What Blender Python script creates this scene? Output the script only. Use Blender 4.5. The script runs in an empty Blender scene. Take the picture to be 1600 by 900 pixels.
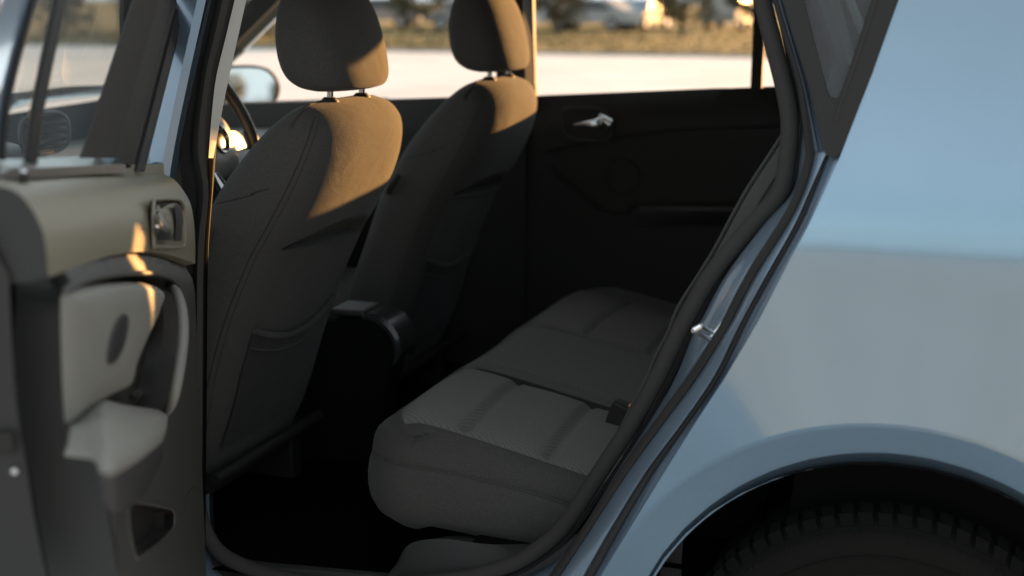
import bpy, bmesh, math, random
from mathutils import Vector, Matrix, noise
from mathutils.geometry import delaunay_2d_cdt
random.seed(7)
R = math.radians
SC = bpy.context.scene
COL = SC.collection

# ------------------------------------------------------------------ camera
FPX, YAW, PIT, ROL = 2200.0, R(18.5), R(11.5), R(.3)
CAM = Vector((.08, -1.75, 1.25))
FW = Vector((-math.sin(YAW)*math.cos(PIT), math.cos(YAW)*math.cos(PIT), -math.sin(PIT)))
_rt = Vector((math.cos(YAW), math.sin(YAW), 0)); _up = _rt.cross(FW)
RT = _rt*math.cos(ROL)+_up*math.sin(ROL); UP = -_rt*math.sin(ROL)+_up*math.cos(ROL)
cd = bpy.data.cameras.new('camera'); cam = bpy.data.objects.new('camera', cd); COL.objects.link(cam)
cd.sensor_width = 36; cd.lens = 36*FPX/1600; cd.clip_start = .02; cd.clip_end = 3000
cam.matrix_world = Matrix(((RT.x, UP.x, -FW.x, CAM.x), (RT.y, UP.y, -FW.y, CAM.y), (RT.z, UP.z, -FW.z, CAM.z), (0, 0, 0, 1)))
cd.dof.use_dof = True; cd.dof.focus_distance = 2.15; cd.dof.aperture_fstop = 3.1
SC.camera = cam

# ------------------------------------------------------------------ sky, sun, exposure
SUN = Vector((.36, 1.0, .125)).normalized()
EL = math.asin(SUN.z); AZ = math.atan2(SUN.x, SUN.y)
w = bpy.data.worlds.new('World'); SC.world = w; w.use_nodes = True
nt = w.node_tree; bgn = nt.nodes['Background']
sky = nt.nodes.new('ShaderNodeTexSky'); sky.sky_type = 'NISHITA'; sky.sun_disc = False
sky.sun_elevation = EL; sky.sun_rotation = AZ; sky.air_density = 1.0; sky.dust_density = .4; sky.ozone_density = 1.0
hs = nt.nodes.new('ShaderNodeHueSaturation'); hs.inputs['Saturation'].default_value = .25
nt.links.new(sky.outputs[0], hs.inputs['Color']); tcw = nt.nodes.new('ShaderNodeTexCoord'); sxyz = nt.nodes.new('ShaderNodeSeparateXYZ'); rampw = nt.nodes.new('ShaderNodeValToRGB'); mulw = nt.nodes.new('ShaderNodeMix')
mulw.data_type = 'RGBA'; mulw.blend_type = 'MULTIPLY'; mulw.inputs['Factor'].default_value = 1
nt.links.new(tcw.outputs['Generated'], sxyz.inputs[0]); nt.links.new(sxyz.outputs['Z'], rampw.inputs[0])
for i_, (p_, c_) in enumerate(((0, (.17, .215, .265, 1)), (.06, (.215, .25, .285, 1)), (.20, (.32, .35, .375, 1)), (.45, (.52, .535, .55, 1)), (1.0, (1, .98, .94, 1)))):
    e_ = rampw.color_ramp.elements[i_] if i_ < 2 else rampw.color_ramp.elements.new(p_)
    e_.position = p_; e_.color = c_
nt.links.new(hs.outputs[0], mulw.inputs[6]); nt.links.new(rampw.outputs[0], mulw.inputs[7]); nt.links.new(mulw.outputs[2], bgn.inputs[0]); bgn.inputs[1].default_value = .125
sl = bpy.data.lights.new('sun', 'SUN'); sl.energy = 2.5; sl.angle = R(.6); sl.color = (1, .49, .15)
so = bpy.data.objects.new('sun', sl); COL.objects.link(so)
so.rotation_euler = (-SUN).to_track_quat('-Z', 'Y').to_euler()
SC.view_settings.view_transform = 'Standard'; SC.view_settings.look = 'None'
SC.view_settings.gamma = 1; SC.view_settings.exposure = 2.98
SC.cycles.max_bounces = 8; SC.cycles.transparent_max_bounces = 16

# ------------------------------------------------------------------ materials
def mat(name, col, rough=.5, metal=0, coat=0, spec=.5, bump=0, bscale=300, var=0, vscale=8, sheen=0, coatr=.03):
    m = bpy.data.materials.new(name); m.use_nodes = True
    n = m.node_tree; b = n.nodes['Principled BSDF']; L = n.links.new
    b.inputs['Base Color'].default_value = (*col, 1); b.inputs['Roughness'].default_value = rough
    b.inputs['Metallic'].default_value = metal; b.inputs['Coat Weight'].default_value = coat
    b.inputs['Coat Roughness'].default_value = coatr; b.inputs['Specular IOR Level'].default_value = spec
    b.inputs['Sheen Weight'].default_value = sheen
    tc = n.nodes.new('ShaderNodeTexCoord')
    if bump:
        t = n.nodes.new('ShaderNodeTexNoise'); t.inputs['Scale'].default_value = bscale; t.inputs['Detail'].default_value = 3
        L(tc.outputs['Object'], t.inputs['Vector'])
        bp = n.nodes.new('ShaderNodeBump'); bp.inputs['Strength'].default_value = bump; bp.inputs['Distance'].default_value = .002 if bscale > 20 else .0012
        L(t.outputs['Fac'], bp.inputs['Height']); L(bp.outputs[0], b.inputs['Normal'])
    if var:
        t = n.nodes.new('ShaderNodeTexNoise'); t.inputs['Scale'].default_value = vscale; t.inputs['Detail'].default_value = 6
        L(tc.outputs['Object'], t.inputs['Vector'])
        mr = n.nodes.new('ShaderNodeMapRange'); mr.inputs['To Min'].default_value = 1-var; mr.inputs['To Max'].default_value = 1+var
        L(t.outputs['Fac'], mr.inputs['Value'])
        mx = n.nodes.new('ShaderNodeVectorMath'); mx.operation = 'SCALE'; mx.inputs[0].default_value = col
        L(mr.outputs[0], mx.inputs['Scale']); L(mx.outputs[0], b.inputs['Base Color'])
        ad = n.nodes.new('ShaderNodeMapRange'); ad.inputs['To Min'].default_value = max(0, rough-var*.15); ad.inputs['To Max'].default_value = rough+var*.15
        L(t.outputs['Fac'], ad.inputs['Value']); L(ad.outputs[0], b.inputs['Roughness'])
    return m

def glass(name, tint=(1, 1, 1), dirt=0.0):
    m = bpy.data.materials.new(name); m.use_nodes = True; n = m.node_tree; n.nodes.clear(); L = n.links.new
    out = n.nodes.new('ShaderNodeOutputMaterial'); mix = n.nodes.new('ShaderNodeMixShader')
    tr = n.nodes.new('ShaderNodeBsdfTransparent'); tr.inputs[0].default_value = (*tint, 1)
    gl = n.nodes.new('ShaderNodeBsdfGlossy'); gl.inputs['Roughness'].default_value = .01
    fr = n.nodes.new('ShaderNodeFresnel'); ge = n.nodes.new('ShaderNodeNewGeometry'); io = n.nodes.new('ShaderNodeMapRange')
    io.inputs['To Min'].default_value = 1.45; io.inputs['To Max'].default_value = 1/1.45; L(ge.outputs['Backfacing'], io.inputs['Value']); L(io.outputs[0], fr.inputs[0])
    L(fr.outputs[0], mix.inputs[0]); L(tr.outputs[0], mix.inputs[1]); L(gl.outputs[0], mix.inputs[2])
    last = mix
    if dirt:
        df = n.nodes.new('ShaderNodeBsdfDiffuse'); df.inputs[0].default_value = (.5, .5, .48, 1)
        m2 = n.nodes.new('ShaderNodeMixShader'); tc = n.nodes.new('ShaderNodeTexCoord')
        t = n.nodes.new('ShaderNodeTexNoise'); t.inputs['Scale'].default_value = 6; t.inputs['Detail'].default_value = 8
        L(tc.outputs['Object'], t.inputs['Vector'])
        mr = n.nodes.new('ShaderNodeMapRange'); mr.inputs['To Min'].default_value = dirt*.5; mr.inputs['To Max'].default_value = dirt*1.5
        L(t.outputs['Fac'], mr.inputs['Value']); L(mr.outputs[0], m2.inputs[0])
        L(mix.outputs[0], m2.inputs[1]); L(df.outputs[0], m2.inputs[2]); last = m2
    L(last.outputs[0], out.inputs[0])
    return m

def fabric(name, col, scale=420, rough=.95, woven=False):
    m = bpy.data.materials.new(name); m.use_nodes = True; n = m.node_tree; b = n.nodes['Principled BSDF']; L = n.links.new
    b.inputs['Roughness'].default_value = rough; b.inputs['Specular IOR Level'].default_value = .2
    b.inputs['Sheen Weight'].default_value = .08; b.inputs['Sheen Roughness'].default_value = .5
    tc = n.nodes.new('ShaderNodeTexCoord')
    t = n.nodes.new('ShaderNodeTexNoise'); t.inputs['Scale'].default_value = scale; t.inputs['Detail'].default_value = 2
    L(tc.outputs['Object'], t.inputs['Vector'])
    h = t.outputs['Fac']
    if woven:
        mp = n.nodes.new('ShaderNodeMapping'); mp.inputs['Scale'].default_value = (1.0, .62, 1); mp.inputs['Rotation'].default_value = (0, 0, R(20))
        L(tc.outputs['Object'], mp.inputs['Vector'])
        v = n.nodes.new('ShaderNodeTexVoronoi'); v.voronoi_dimensions = '2D'; v.inputs['Scale'].default_value = 215; v.inputs['Randomness'].default_value = .15
        L(mp.outputs[0], v.inputs['Vector']); h = v.outputs['Distance']
        mr = n.nodes.new('ShaderNodeMapRange'); mr.inputs['From Max'].default_value = .6; mr.inputs['To Min'].default_value = 1.15; mr.inputs['To Max'].default_value = .7
    else:
        mr = n.nodes.new('ShaderNodeMapRange'); mr.inputs['From Min'].default_value = .3; mr.inputs['From Max'].default_value = .7
        mr.inputs['To Min'].default_value = .84; mr.inputs['To Max'].default_value = 1.16
    L(h, mr.inputs['Value'])
    mx = n.nodes.new('ShaderNodeVectorMath'); mx.operation = 'SCALE'; mx.inputs[0].default_value = col
    L(mr.outputs[0], mx.inputs['Scale']); L(mx.outputs[0], b.inputs['Base Color'])
    bp = n.nodes.new('ShaderNodeBump'); bp.inputs['Strength'].default_value = .45; bp.inputs['Distance'].default_value = .0013
    if woven: bp.invert = True
    cs = n.nodes.new('ShaderNodeTexNoise'); cs.inputs['Scale'].default_value = 11; cs.inputs['Detail'].default_value = 3; cs.inputs['Distortion'].default_value = .8
    mc = n.nodes.new('ShaderNodeMapping'); mc.inputs['Scale'].default_value = (1, 1, 1.8); L(tc.outputs['Object'], mc.inputs['Vector']); L(mc.outputs[0], cs.inputs['Vector'])
    b0 = n.nodes.new('ShaderNodeBump'); b0.inputs['Strength'].default_value = .3; b0.inputs['Distance'].default_value = .008
    L(cs.outputs['Fac'], b0.inputs['Height']); L(b0.outputs[0], bp.inputs['Normal'])
    L(h, bp.inputs['Height']); L(bp.outputs[0], b.inputs['Normal'])
    return m

M = dict(
    paint=mat('blue_metallic_paint', (.178, .262, .325), .09, .8, 1.0, coatr=.012, bump=.35, bscale=4, var=.10, vscale=5),
    jamb=mat('painted_jamb', (.16, .215, .27), .3, .55, .8, coatr=.08, var=.12, vscale=14),
    rubber=mat('black_rubber', (.022, .021, .02), .6, spec=.2, bump=.15, bscale=500),
    gap=mat('seam_sealer', (.05, .047, .045), .6, bump=.2, bscale=200),
    seal=mat('grey_flocked_seal', (.038, .036, .033), .75, spec=.2, bump=.4, bscale=900),
    black=mat('black_plastic', (.027, .026, .023), .55, spec=.18, bump=.12, bscale=700),
    trim=mat('charcoal_trim', (.033, .032, .030), .42, bump=.25, bscale=800, spec=.5),
    doortop=mat('grained_door_top', (.19, .172, .12), .36, bump=.5, bscale=500, spec=.7, var=.08, vscale=14),  # warm base colour stands in for golden light reflected on the door top
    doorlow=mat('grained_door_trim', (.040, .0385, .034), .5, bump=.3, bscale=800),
    darktrim=mat('dark_door_edge', (.016, .0155, .014), .55, bump=.2, bscale=500),
    pad=mat('grey_leatherette', (.18, .175, .15), .5, bump=.35, bscale=420, var=.08),
    wframe=mat('matt_window_frame', (.024, .023, .021), .65, spec=.2, bump=.2, bscale=600),
    centre=fabric('plain_seat_cloth', (.115, .112, .104)),
    pillar=mat('light_pillar_trim', (.42, .41, .37), .6, bump=.1, bscale=600),
    chrome=mat('satin_chrome', (.3, .3, .29), .16, 1.0),
    steel=mat('brushed_steel', (.75, .75, .74), .28, 1.0),
    fabric=fabric('charcoal_seat_fabric', (.060, .058, .053)),
    fabric_d=fabric('dark_seat_fabric', (.032, .031, .029)),
    insert=fabric('woven_seat_insert', (.165, .162, .148), woven=True),
    side=fabric('shaded_cushion_cloth', (.056, .054, .050)),  # darker than the top cloth: shade on the cushion sides put into the colour
    stitch=mat('grey_thread', (.16, .155, .14), .8),
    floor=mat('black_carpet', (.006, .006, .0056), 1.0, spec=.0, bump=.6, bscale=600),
    dash=mat('grained_dashboard', (.10, .10, .098), .5, bump=.2, bscale=500),
    white=mat('sunlit_hub_plastic', (.5, .49, .46), .3),  # pale base puts the sunlight on the steering hub into its colour
    tyre=mat('tyre_rubber', (.006, .0058, .0052), .9, spec=.15, bump=.4, bscale=160, var=.2, vscale=30),
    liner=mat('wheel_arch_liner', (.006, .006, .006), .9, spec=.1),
    rim=mat('alloy_rim', (.35, .35, .36), .3, .9),
    glass=glass('clear_glass', (.93, .95, .94)),
    dglass=glass('dusty_door_glass', (.86, .9, .9), .035),
    tint=glass('tinted_quarter_glass', (.45, .55, .55), .06),
    mirror=mat('mirror_glass', (.85, .86, .86), .02, 1.0),
    amber=mat('orange_plastic', (.7, .22, .03), .4), red=mat('red_lens', (.4, .02, .02), .3),
    lamp=mat('clear_lamp', (.7, .7, .7), .15),
)

# ------------------------------------------------------------------ helpers
def obj(name, bm, m, parent=None, smooth=True, sharp=40, bevel=0, subsurf=0, recalc=True):
    if recalc: bmesh.ops.recalc_face_normals(bm, faces=bm.faces)
    me = bpy.data.meshes.new(name); bm.to_mesh(me); bm.free()
    for x in (m if isinstance(m, (list, tuple)) else [m]): me.materials.append(M[x] if isinstance(x, str) else x)
    if smooth:
        me.shade_smooth()
        if sharp: me.set_sharp_from_angle(angle=R(sharp))
    o = bpy.data.objects.new(name, me); COL.objects.link(o)
    if parent: o.parent = parent
    if bevel:
        b = o.modifiers.new('bevel', 'BEVEL'); b.width = bevel; b.segments = 3; b.limit_method = 'ANGLE'; b.angle_limit = R(35)
    if subsurf:
        s = o.modifiers.new('subsurf', 'SUBSURF'); s.levels = s.render_levels = subsurf
    return o

def empty(name, loc=(0, 0, 0), rz=0, parent=None):
    o = bpy.data.objects.new(name, None); COL.objects.link(o); o.location = loc; o.rotation_euler = (0, 0, rz); o.parent = parent
    return o
def tag(o, label=None, cat=None, group=None, kind=None):
    for k, v in (('label', label), ('category', cat), ('group', group), ('kind', kind)):
        if v: o[k] = v
    return o

def ray(px, py): return FW+RT*((px-800)/FPX)-UP*((py-450)/FPX)
def at(px, py, y=None, x=None, z=None):
    d = ray(px, py)
    t = (y-CAM.y)/d.y if y is not None else (x-CAM.x)/d.x if x is not None else (z-CAM.z)/d.z
    return CAM+d*t

def cr(pts, n=8, closed=False):
    """Catmull-Rom through pts (Vectors of any size)."""
    P = [Vector(p) for p in pts]; N = len(P); out = []
    seg = N if closed else N-1
    for i in range(seg):
        p1, p2 = P[i], P[(i+1) % N]
        p0 = P[i-1] if (closed or i > 0) else p1*2-p2
        p3 = P[(i+2) % N] if (closed or i < N-2) else p2*2-p1
        for k in range(n):
            t = k/n
            out.append(.5*((2*p1)+(p2-p0)*t+(2*p0-5*p1+4*p2-p3)*t*t+(3*p1-p0-3*p2+p3)*t**3))
    if not closed: out.append(P[-1].copy())
    return out
def resample(P, n):
    d = [0]
    for a, b in zip(P, P[1:]): d.append(d[-1]+(b-a).length)
    out = []; j = 0
    for i in range(n):
        s = d[-1]*i/(n-1)
        while j < len(d)-2 and d[j+1] < s: j += 1
        f = (s-d[j])/max(1e-9, d[j+1]-d[j]); out.append(P[j].lerp(P[j+1], min(1, f)))
    return out
def curve_n(pts, n): return resample(cr(pts, 10), n)

def grid(bm, rows, closed_u=False, closed_v=False, mi=0):
    V = [[bm.verts.new(p) for p in r] for r in rows]
    nu, nv = len(V), len(V[0])
    for i in range(nu if closed_u else nu-1):
        for j in range(nv if closed_v else nv-1):
            a, b, c, d = V[i][j], V[(i+1) % nu][j], V[(i+1) % nu][(j+1) % nv], V[i][(j+1) % nv]
            try: f = bm.faces.new((a, b, c, d)); f.material_index = mi
            except ValueError: pass
    return V
def capend(bm, ring, mi=0):
    try: f = bm.faces.new(ring); f.material_index = mi
    except ValueError: pass

def tube(bm, path, r, seg=8, flat=1.0, axis=None, closed=False, mi=0):
    """round (or flattened) tube; r number or list; flat squeezes along axis."""
    n = len(path); rings = []; prev = None
    for i, p in enumerate(path):
        p = Vector(p)
        a = Vector(path[(i-1) % n] if (closed or i > 0) else path[i]); b = Vector(path[(i+1) % n] if (closed or i < n-1) else path[i])
        t = (b-a).normalized()
        if axis is not None: u = (Vector(axis)-t*t.dot(Vector(axis))).normalized()
        elif prev is None: u = t.orthogonal().normalized()
        else: u = (prev-t*t.dot(prev)).normalized()
        prev = u; v = t.cross(u); rr = r[i] if isinstance(r, (list, tuple)) else r
        rings.append([p+u*(rr*flat*math.cos(q*2*math.pi/seg))+v*(rr*math.sin(q*2*math.pi/seg)) for q in range(seg)])
    V = grid(bm, rings, closed_u=closed, closed_v=True, mi=mi)
    if not closed: capend(bm, V[0][::-1], mi); capend(bm, V[-1], mi)
    return V

def box(bm, c, s, rot=None, mi=0, taper=1.0):
    c = Vector(c); V = []
    for dz in (-1, 1):
        for dx, dy in ((-1, -1), (1, -1), (1, 1), (-1, 1)):
            k = taper if dz > 0 else 1
            v = Vector((dx*s[0]/2*k, dy*s[1]/2*k, dz*s[2]/2))
            if rot is not None: v = rot @ v
            V.append(bm.verts.new(c+v))
    for f in ((0, 3, 2, 1), (4, 5, 6, 7), (0, 1, 5, 4), (1, 2, 6, 5), (2, 3, 7, 6), (3, 0, 4, 7)):
        bm.faces.new([V[i] for i in f]).material_index = mi

def inside(p, poly):
    c = False; n = len(poly)
    for i in range(n):
        a, b = poly[i], poly[i-1]
        if (a[1] > p[1]) != (b[1] > p[1]) and p[0] < (b[0]-a[0])*(p[1]-a[1])/(b[1]-a[1])+a[0]: c = not c
    return c
def dense(poly, step):
    out = []
    for i, a in enumerate(poly):
        b = poly[(i+1) % len(poly)]; a = Vector(a[:2]); b = Vector(b[:2]); k = max(1, int((b-a).length/step+.5))
        out += [a.lerp(b, j/k) for j in range(k)]
    return out
def plate(bm, outline, holes, fn, step=.03, th=None, mi=0, refine=None, lines=()):
    """triangulated sheet in 2D mapped by fn(x,z)->Vector; th = offset vector or fn for a second face with rims."""
    loops = [dense(outline, step)]+[dense(h, step) for h in holes]
    pts = []; edges = []
    for lp in loops:
        s = len(pts); pts += lp; edges += [(s+i, s+(i+1) % len(lp)) for i in range(len(lp))]
    for ln_ in lines:
        s = len(pts); pts += [Vector(p) for p in ln_]; edges += [(s+i, s+i+1) for i in range(len(ln_)-1)]
    x0 = min(p.x for p in loops[0]); x1 = max(p.x for p in loops[0]); z0 = min(p.y for p in loops[0]); z1 = max(p.y for p in loops[0])
    bnd = list(pts)
    def add(st, cond):
        j = 0; z = z0+st/2
        while z < z1:
            x = x0+(st/2 if j % 2 else st)
            while x < x1:
                if cond(x, z) and inside((x, z), loops[0]) and not any(inside((x, z), h) for h in loops[1:]):
                    if all((b.x-x)**2+(b.y-z)**2 > (st*.4)**2 for b in bnd if abs(b.x-x) < st): pts.append(Vector((x, z)))
                x += st
            z += st*.87; j += 1
    if refine: add(step, lambda x, z: not refine(x, z)); add(step*.35, refine)
    else: add(step, lambda x, z: True)
    vo, eo, fo, _, _, _ = delaunay_2d_cdt(pts, edges, [], 0, 1e-6)
    def build(f2):
        V = [bm.verts.new(f2(p.x, p.y)) for p in vo]
        for f in fo:
            c = sum((vo[i] for i in f), Vector((0, 0)))/len(f)
            if inside(c, loops[0]) and not any(inside(c, h) for h in loops[1:]):
                try: bm.faces.new([V[i] for i in f]).material_index = mi
                except ValueError: pass
        return V
    V1 = build(fn)
    if th is not None:
        tf = th if callable(th) else (lambda x, z: fn(x, z)+Vector(th))
        V2 = build(tf)
        es = {}
        for f in fo:
            c = sum((vo[i] for i in f), Vector((0, 0)))/len(f)
            if inside(c, loops[0]) and not any(inside(c, h) for h in loops[1:]):
                for i in range(len(f)):
                    k = tuple(sorted((f[i], f[i-1]))); es[k] = es.get(k, 0)+1
        for (a, b), k in es.items():
            if k == 1:
                try: bm.faces.new((V1[a], V1[b], V2[b], V2[a])).material_index = mi
                except ValueError: pass
    for v in [v for v in bm.verts if not v.link_faces]: bm.verts.remove(v)

def superell(cx, cy, a, b, e, n, ph=0):
    out = []
    for i in range(n):
        t = 2*math.pi*i/n+ph; c, s = math.cos(t), math.sin(t)
        out.append((cx+a*math.copysign(abs(c)**(2/e), c), cy+b*math.copysign(abs(s)**(2/e), s)))
    return out

# ================================================================== SETTING
def ground_mat():
    m = mat('pale_lot_surface', (.56, .53, .47), .9); n = m.node_tree; L = n.links.new; b = n.nodes['Principled BSDF']
    tc = n.nodes.new('ShaderNodeTexCoord'); t = n.nodes.new('ShaderNodeTexNoise'); t.inputs['Scale'].default_value = .6; t.inputs['Detail'].default_value = 9
    L(tc.outputs['Object'], t.inputs['Vector']); cr_ = n.nodes.new('ShaderNodeValToRGB')
    cr_.color_ramp.elements[0].position = .3; cr_.color_ramp.elements[0].color = (.50, .525, .54, 1)
    cr_.color_ramp.elements[1].position = .7; cr_.color_ramp.elements[1].color = (.69, .72, .74, 1)
    L(t.outputs['Fac'], cr_.inputs[0]); L(cr_.outputs[0], b.inputs['Base Color'])
    t2 = n.nodes.new('ShaderNodeTexNoise'); t2.inputs['Scale'].default_value = 60; t2.inputs['Detail'].default_value = 6; L(tc.outputs['Object'], t2.inputs['Vector'])
    bp = n.nodes.new('ShaderNodeBump'); bp.inputs['Distance'].default_value = .01; bp.inputs['Strength'].default_value = .4
    L(t2.outputs['Fac'], bp.inputs['Height']); L(bp.outputs[0], b.inputs['Normal'])
    return m
def field_mat():
    m = mat('dry_grass_field', (.2, .17, .07), .95); n = m.node_tree; L = n.links.new; b = n.nodes['Principled BSDF']
    tc = n.nodes.new('ShaderNodeTexCoord'); mp = n.nodes.new('ShaderNodeMapping'); mp.inputs['Scale'].default_value = (.35, 1, 1)
    L(tc.outputs['Object'], mp.inputs['Vector'])
    t = n.nodes.new('ShaderNodeTexNoise'); t.inputs['Scale'].default_value = .45; t.inputs['Detail'].default_value = 8; L(mp.outputs[0], t.inputs['Vector'])
    c = n.nodes.new('ShaderNodeValToRGB'); e = c.color_ramp.elements
    e[0].position = .36; e[0].color = (.060, .062, .016, 1); e[1].position = .66; e[1].color = (.15, .105, .026, 1)
    k = c.color_ramp.elements.new(.5); k.color = (.105, .095, .020, 1)
    L(t.outputs['Fac'], c.inputs[0]); L(c.outputs[0], b.inputs['Base Color'])
    return m
def sheet(name, x0, x1, y0, y1, z, m, nx=1, ny=1):
    bm = bmesh.new(); grid(bm, [[Vector((x0+(x1-x0)*i/nx, y0+(y1-y0)*j/ny, z)) for j in range(ny+1)] for i in range(nx+1)])
    return tag(obj(name, bm, m, smooth=False), kind='structure')
sheet('ground', -1500, 1500, -1500, 1500, -.02, field_mat())
sheet('parking_lot', -160, 130, -420, 31.5, -.008, ground_mat())
bm = bmesh.new()
for x in range(-60, 60, 2): box(bm, (x+1, 31.6, .0), (1.99, .16, .12))
tag(obj('kerb', bm, mat('kerb_concrete', (.30, .28, .23), .9, var=.2, vscale=3), smooth=False, bevel=.015), kind='structure')

# ---- grass tufts on the verge (stuff)
bm = bmesh.new()
for i in range(16000):
    y = 31.9+38*random.random()**1.4; x = -36+60*random.random()
    h = random.uniform(.03, .09); a = random.uniform(0, math.pi); wv = random.uniform(.02, .05)
    dx, dy = math.cos(a)*wv, math.sin(a)*wv
    v = [bm.verts.new((x-dx, y-dy, -.02)), bm.verts.new((x+dx, y+dy, -.02)), bm.verts.new((x+random.uniform(-.05, .05), y+random.uniform(-.05, .05), h))]
    bm.faces.new(v)
tag(obj('grass', bm, mat('dry_grass_blades', (.10, .088, .022), .9, var=.4, vscale=.5), smooth=False, recalc=False), label='dry golden grass tufts on the verge beyond the pale lot', cat='grass', kind='stuff')

# ---- trees and cars across the field
leafm = mat('dusty_leaves', (.075, .07, .03), .8, var=.5, vscale=2)
barkm = mat('brown_bark', (.12, .085, .055), .9, bump=.6, bscale=20)
def make_tree(x, y, h, cw, cb, label, seed, n=2600):
    rnd = random.Random(seed)
    root = empty('tree', (x, y, 0)); tag(root, label, 'tree', 'young trees across the grass')
    bm = bmesh.new()
    top = Vector((rnd.uniform(-.15, .15), rnd.uniform(-.15, .15), h*.8))
    tube(bm, cr([(0, 0, -.05), (.03, .02, h*.25), (top.x*.6, top.y*.6, h*.5), top], 4), [.10-.08*i/12 for i in range(13)], 8)
    tips = []
    for i in range(9):
        b0 = Vector((0, 0, cb*.8+(h-cb)*.6*i/9)); a = i*2.4; e = b0+Vector((math.cos(a)*cw*.4, math.sin(a)*cw*.4, h*.16)); tips.append(e)
        tube(bm, cr([b0, b0.lerp(e, .5)+Vector((0, 0, -.06)), e], 3), [.035, .03, .027, .023, .02, .015, .01], 5)
    obj('trunk', bm, barkm, root)
    bm = bmesh.new(); cl = []
    for i in range(26):
        a = rnd.uniform(0, 6.28); q = rnd.random(); zz = cb+(h-cb)*q
        rr = cw*.5*math.sin(math.pi*min(1, .18+q*.8))**.7*rnd.uniform(.35, .95)
        cl.append((Vector((math.cos(a)*rr, math.sin(a)*rr, zz)), rnd.uniform(.22, .42)*cw/2.2))
    for i in range(n):
        c, r0 = rnd.choice(cl); d = Vector((rnd.gauss(0, 1), rnd.gauss(0, 1), rnd.gauss(0, .8))).normalized()*r0*rnd.random()**.4
        p = c+d; s = rnd.uniform(.06, .13)
        u = Vector((rnd.gauss(0, 1), rnd.gauss(0, 1), rnd.gauss(0, 1))).normalized(); v = u.orthogonal().normalized()
        vs = [bm.verts.new(p+u*s), bm.verts.new(p+v*s*.5), bm.verts.new(p-u*s), bm.verts.new(p-v*s*.5)]; bm.faces.new(vs)
    obj('crown', bm, leafm, root, smooth=False, recalc=False)
def gx(px, y): return at(px, 50, y=y).x
make_tree(gx(870, 50), 50, 3.6, 2.9, .75, 'small dark tree in front of the two white cars', 1)
make_tree(gx(1065, 50), 50, 3.4, 2.7, .62, 'round dark tree framed by the far rear door window', 2)
make_tree(gx(650, 56), 56, 3.8, 2.8, .7, 'tree seen between the two front headrests', 3)
make_tree(gx(415, 44), 44, 4.0, 4.4, .55, 'broad bushy tree seen above the door mirror', 4, 3400)
make_tree(gx(1160, 62), 62, 3.4, 2.2, .7, 'slim far tree beside the window divider bar', 5)
make_tree(gx(100, 40), 40, 4.2, 4.6, .5, 'broad tree seen through the windscreen and the open door glass', 6, 3400)
make_tree(gx(190, 52), 52, 4.0, 4.0, .5, 'tree seen at the edge of the open door window frame', 8, 2600)
make_tree(gx(700, 66), 66, 4.4, 5.0, .4, 'bushy tree behind the white car between the headrests', 9, 3000)
make_tree(46, 7.6, 2.7, 3.6, .4, 'broad tree behind the car, reflected in the door mirror', 21, 3000)
make_tree(49, 10.4, 2.6, 3.6, .4, 'second tree behind the car, farther left in the mirror reflection', 22, 3000)
make_tree(55, 5.5, 3.0, 4, .4, 'third tree far behind the car at the edge of the lot', 23, 3000)
make_tree(gx(940, 76), 76, 4.4, 6.5, .35, 'wide far tree standing behind the white cars', 10, 3000)
make_tree(gx(1120, 78), 78, 4.2, 6.0, .35, 'wide far tree behind the pale van near the divider bar', 11, 3000)

def far_car(x, y, col, label, rz=0, van=False):
    root = empty('parked_car', (x, y, 0), rz); tag(root, label, 'car', 'cars parked across the grass')
    pm = mat('far_car_paint', col, .6)
    prof = [(-2.1, .35), (-2.12, .62), (-1.3, .88), (-.75, 1.38), (.9, 1.42), (1.75, .95), (2.1, .85), (2.12, .35)]
    if van: prof = [(-2.2, .35), (-2.2, .8), (-1.6, 1.05), (-1.1, 1.85), (2.1, 1.9), (2.2, 1.0), (2.2, .35)]
    bm = bmesh.new(); P = dense(prof, .25); rows = []
    for yy, k in ((-.86, .93), (-.8, .99), (-.4, 1.0), (.4, 1.0), (.8, .99), (.86, .93)):
        rows.append([Vector((p.x*k, yy*(1 if p.y < .9 else 1-.22*(p.y-.9)), .35+(p.y-.35)*k)) for p in P])
    V = grid(bm, rows, closed_v=True); capend(bm, V[0][::-1]); capend(bm, V[-1])
    obj('body', bm, pm, root, sharp=35)
    zt, zb = (1.7, 1.15) if van else (1.3, .92)
    for s in (-1, 1):
        bm = bmesh.new()
        pts = [(-1.0, zb), (-.62, zt), (.75, zt), (1.35, zb)]
        if van: pts = [(-1.3, zb), (-.95, zt), (.2, zt), (.2, zb)]
        bm.faces.new([bm.verts.new((a, s*(.872-.2*(b-.9)), b)) for a, b in pts])
        obj('window', bm, mat('dark_car_glass', (.03, .035, .04), .35), root, smooth=False)
    for wx in (-1.3, 1.3):
        for s in (-1, 1):
            bm = bmesh.new()
            for r0, y0, y1 in ((.31, .72, .9), (.2, .7, .91)):
                a = [Vector((wx+r0*math.cos(t*math.pi/10), s*y0, .31+r0*math.sin(t*math.pi/10))) for t in range(20)]
                b = [Vector((p.x, s*y1, p.z)) for p in a]
                V = grid(bm, [a, b], closed_v=True, mi=0 if r0 > .25 else 1); capend(bm, V[1], 0 if r0 > .25 else 1)
            obj('wheel', bm, ['tyre', 'rim'], root)
    for yy in (-.55, .55): bm = bmesh.new(); box(bm, (-2.1, yy, .66), (.1, .3, .13)); obj('headlight', bm, 'lamp', root, bevel=.02)
far_car(gx(735, 58), 58, (.3, .3, .29), 'white car parked between the two front headrests in the view', R(20))
far_car(gx(835, 60), 60, (.72, .72, .70), 'white car left of the pair behind the small tree', R(10))
far_car(gx(925, 60), 60, (.34, .34, .33), 'white car right of the pair behind the small tree', R(-8))
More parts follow.
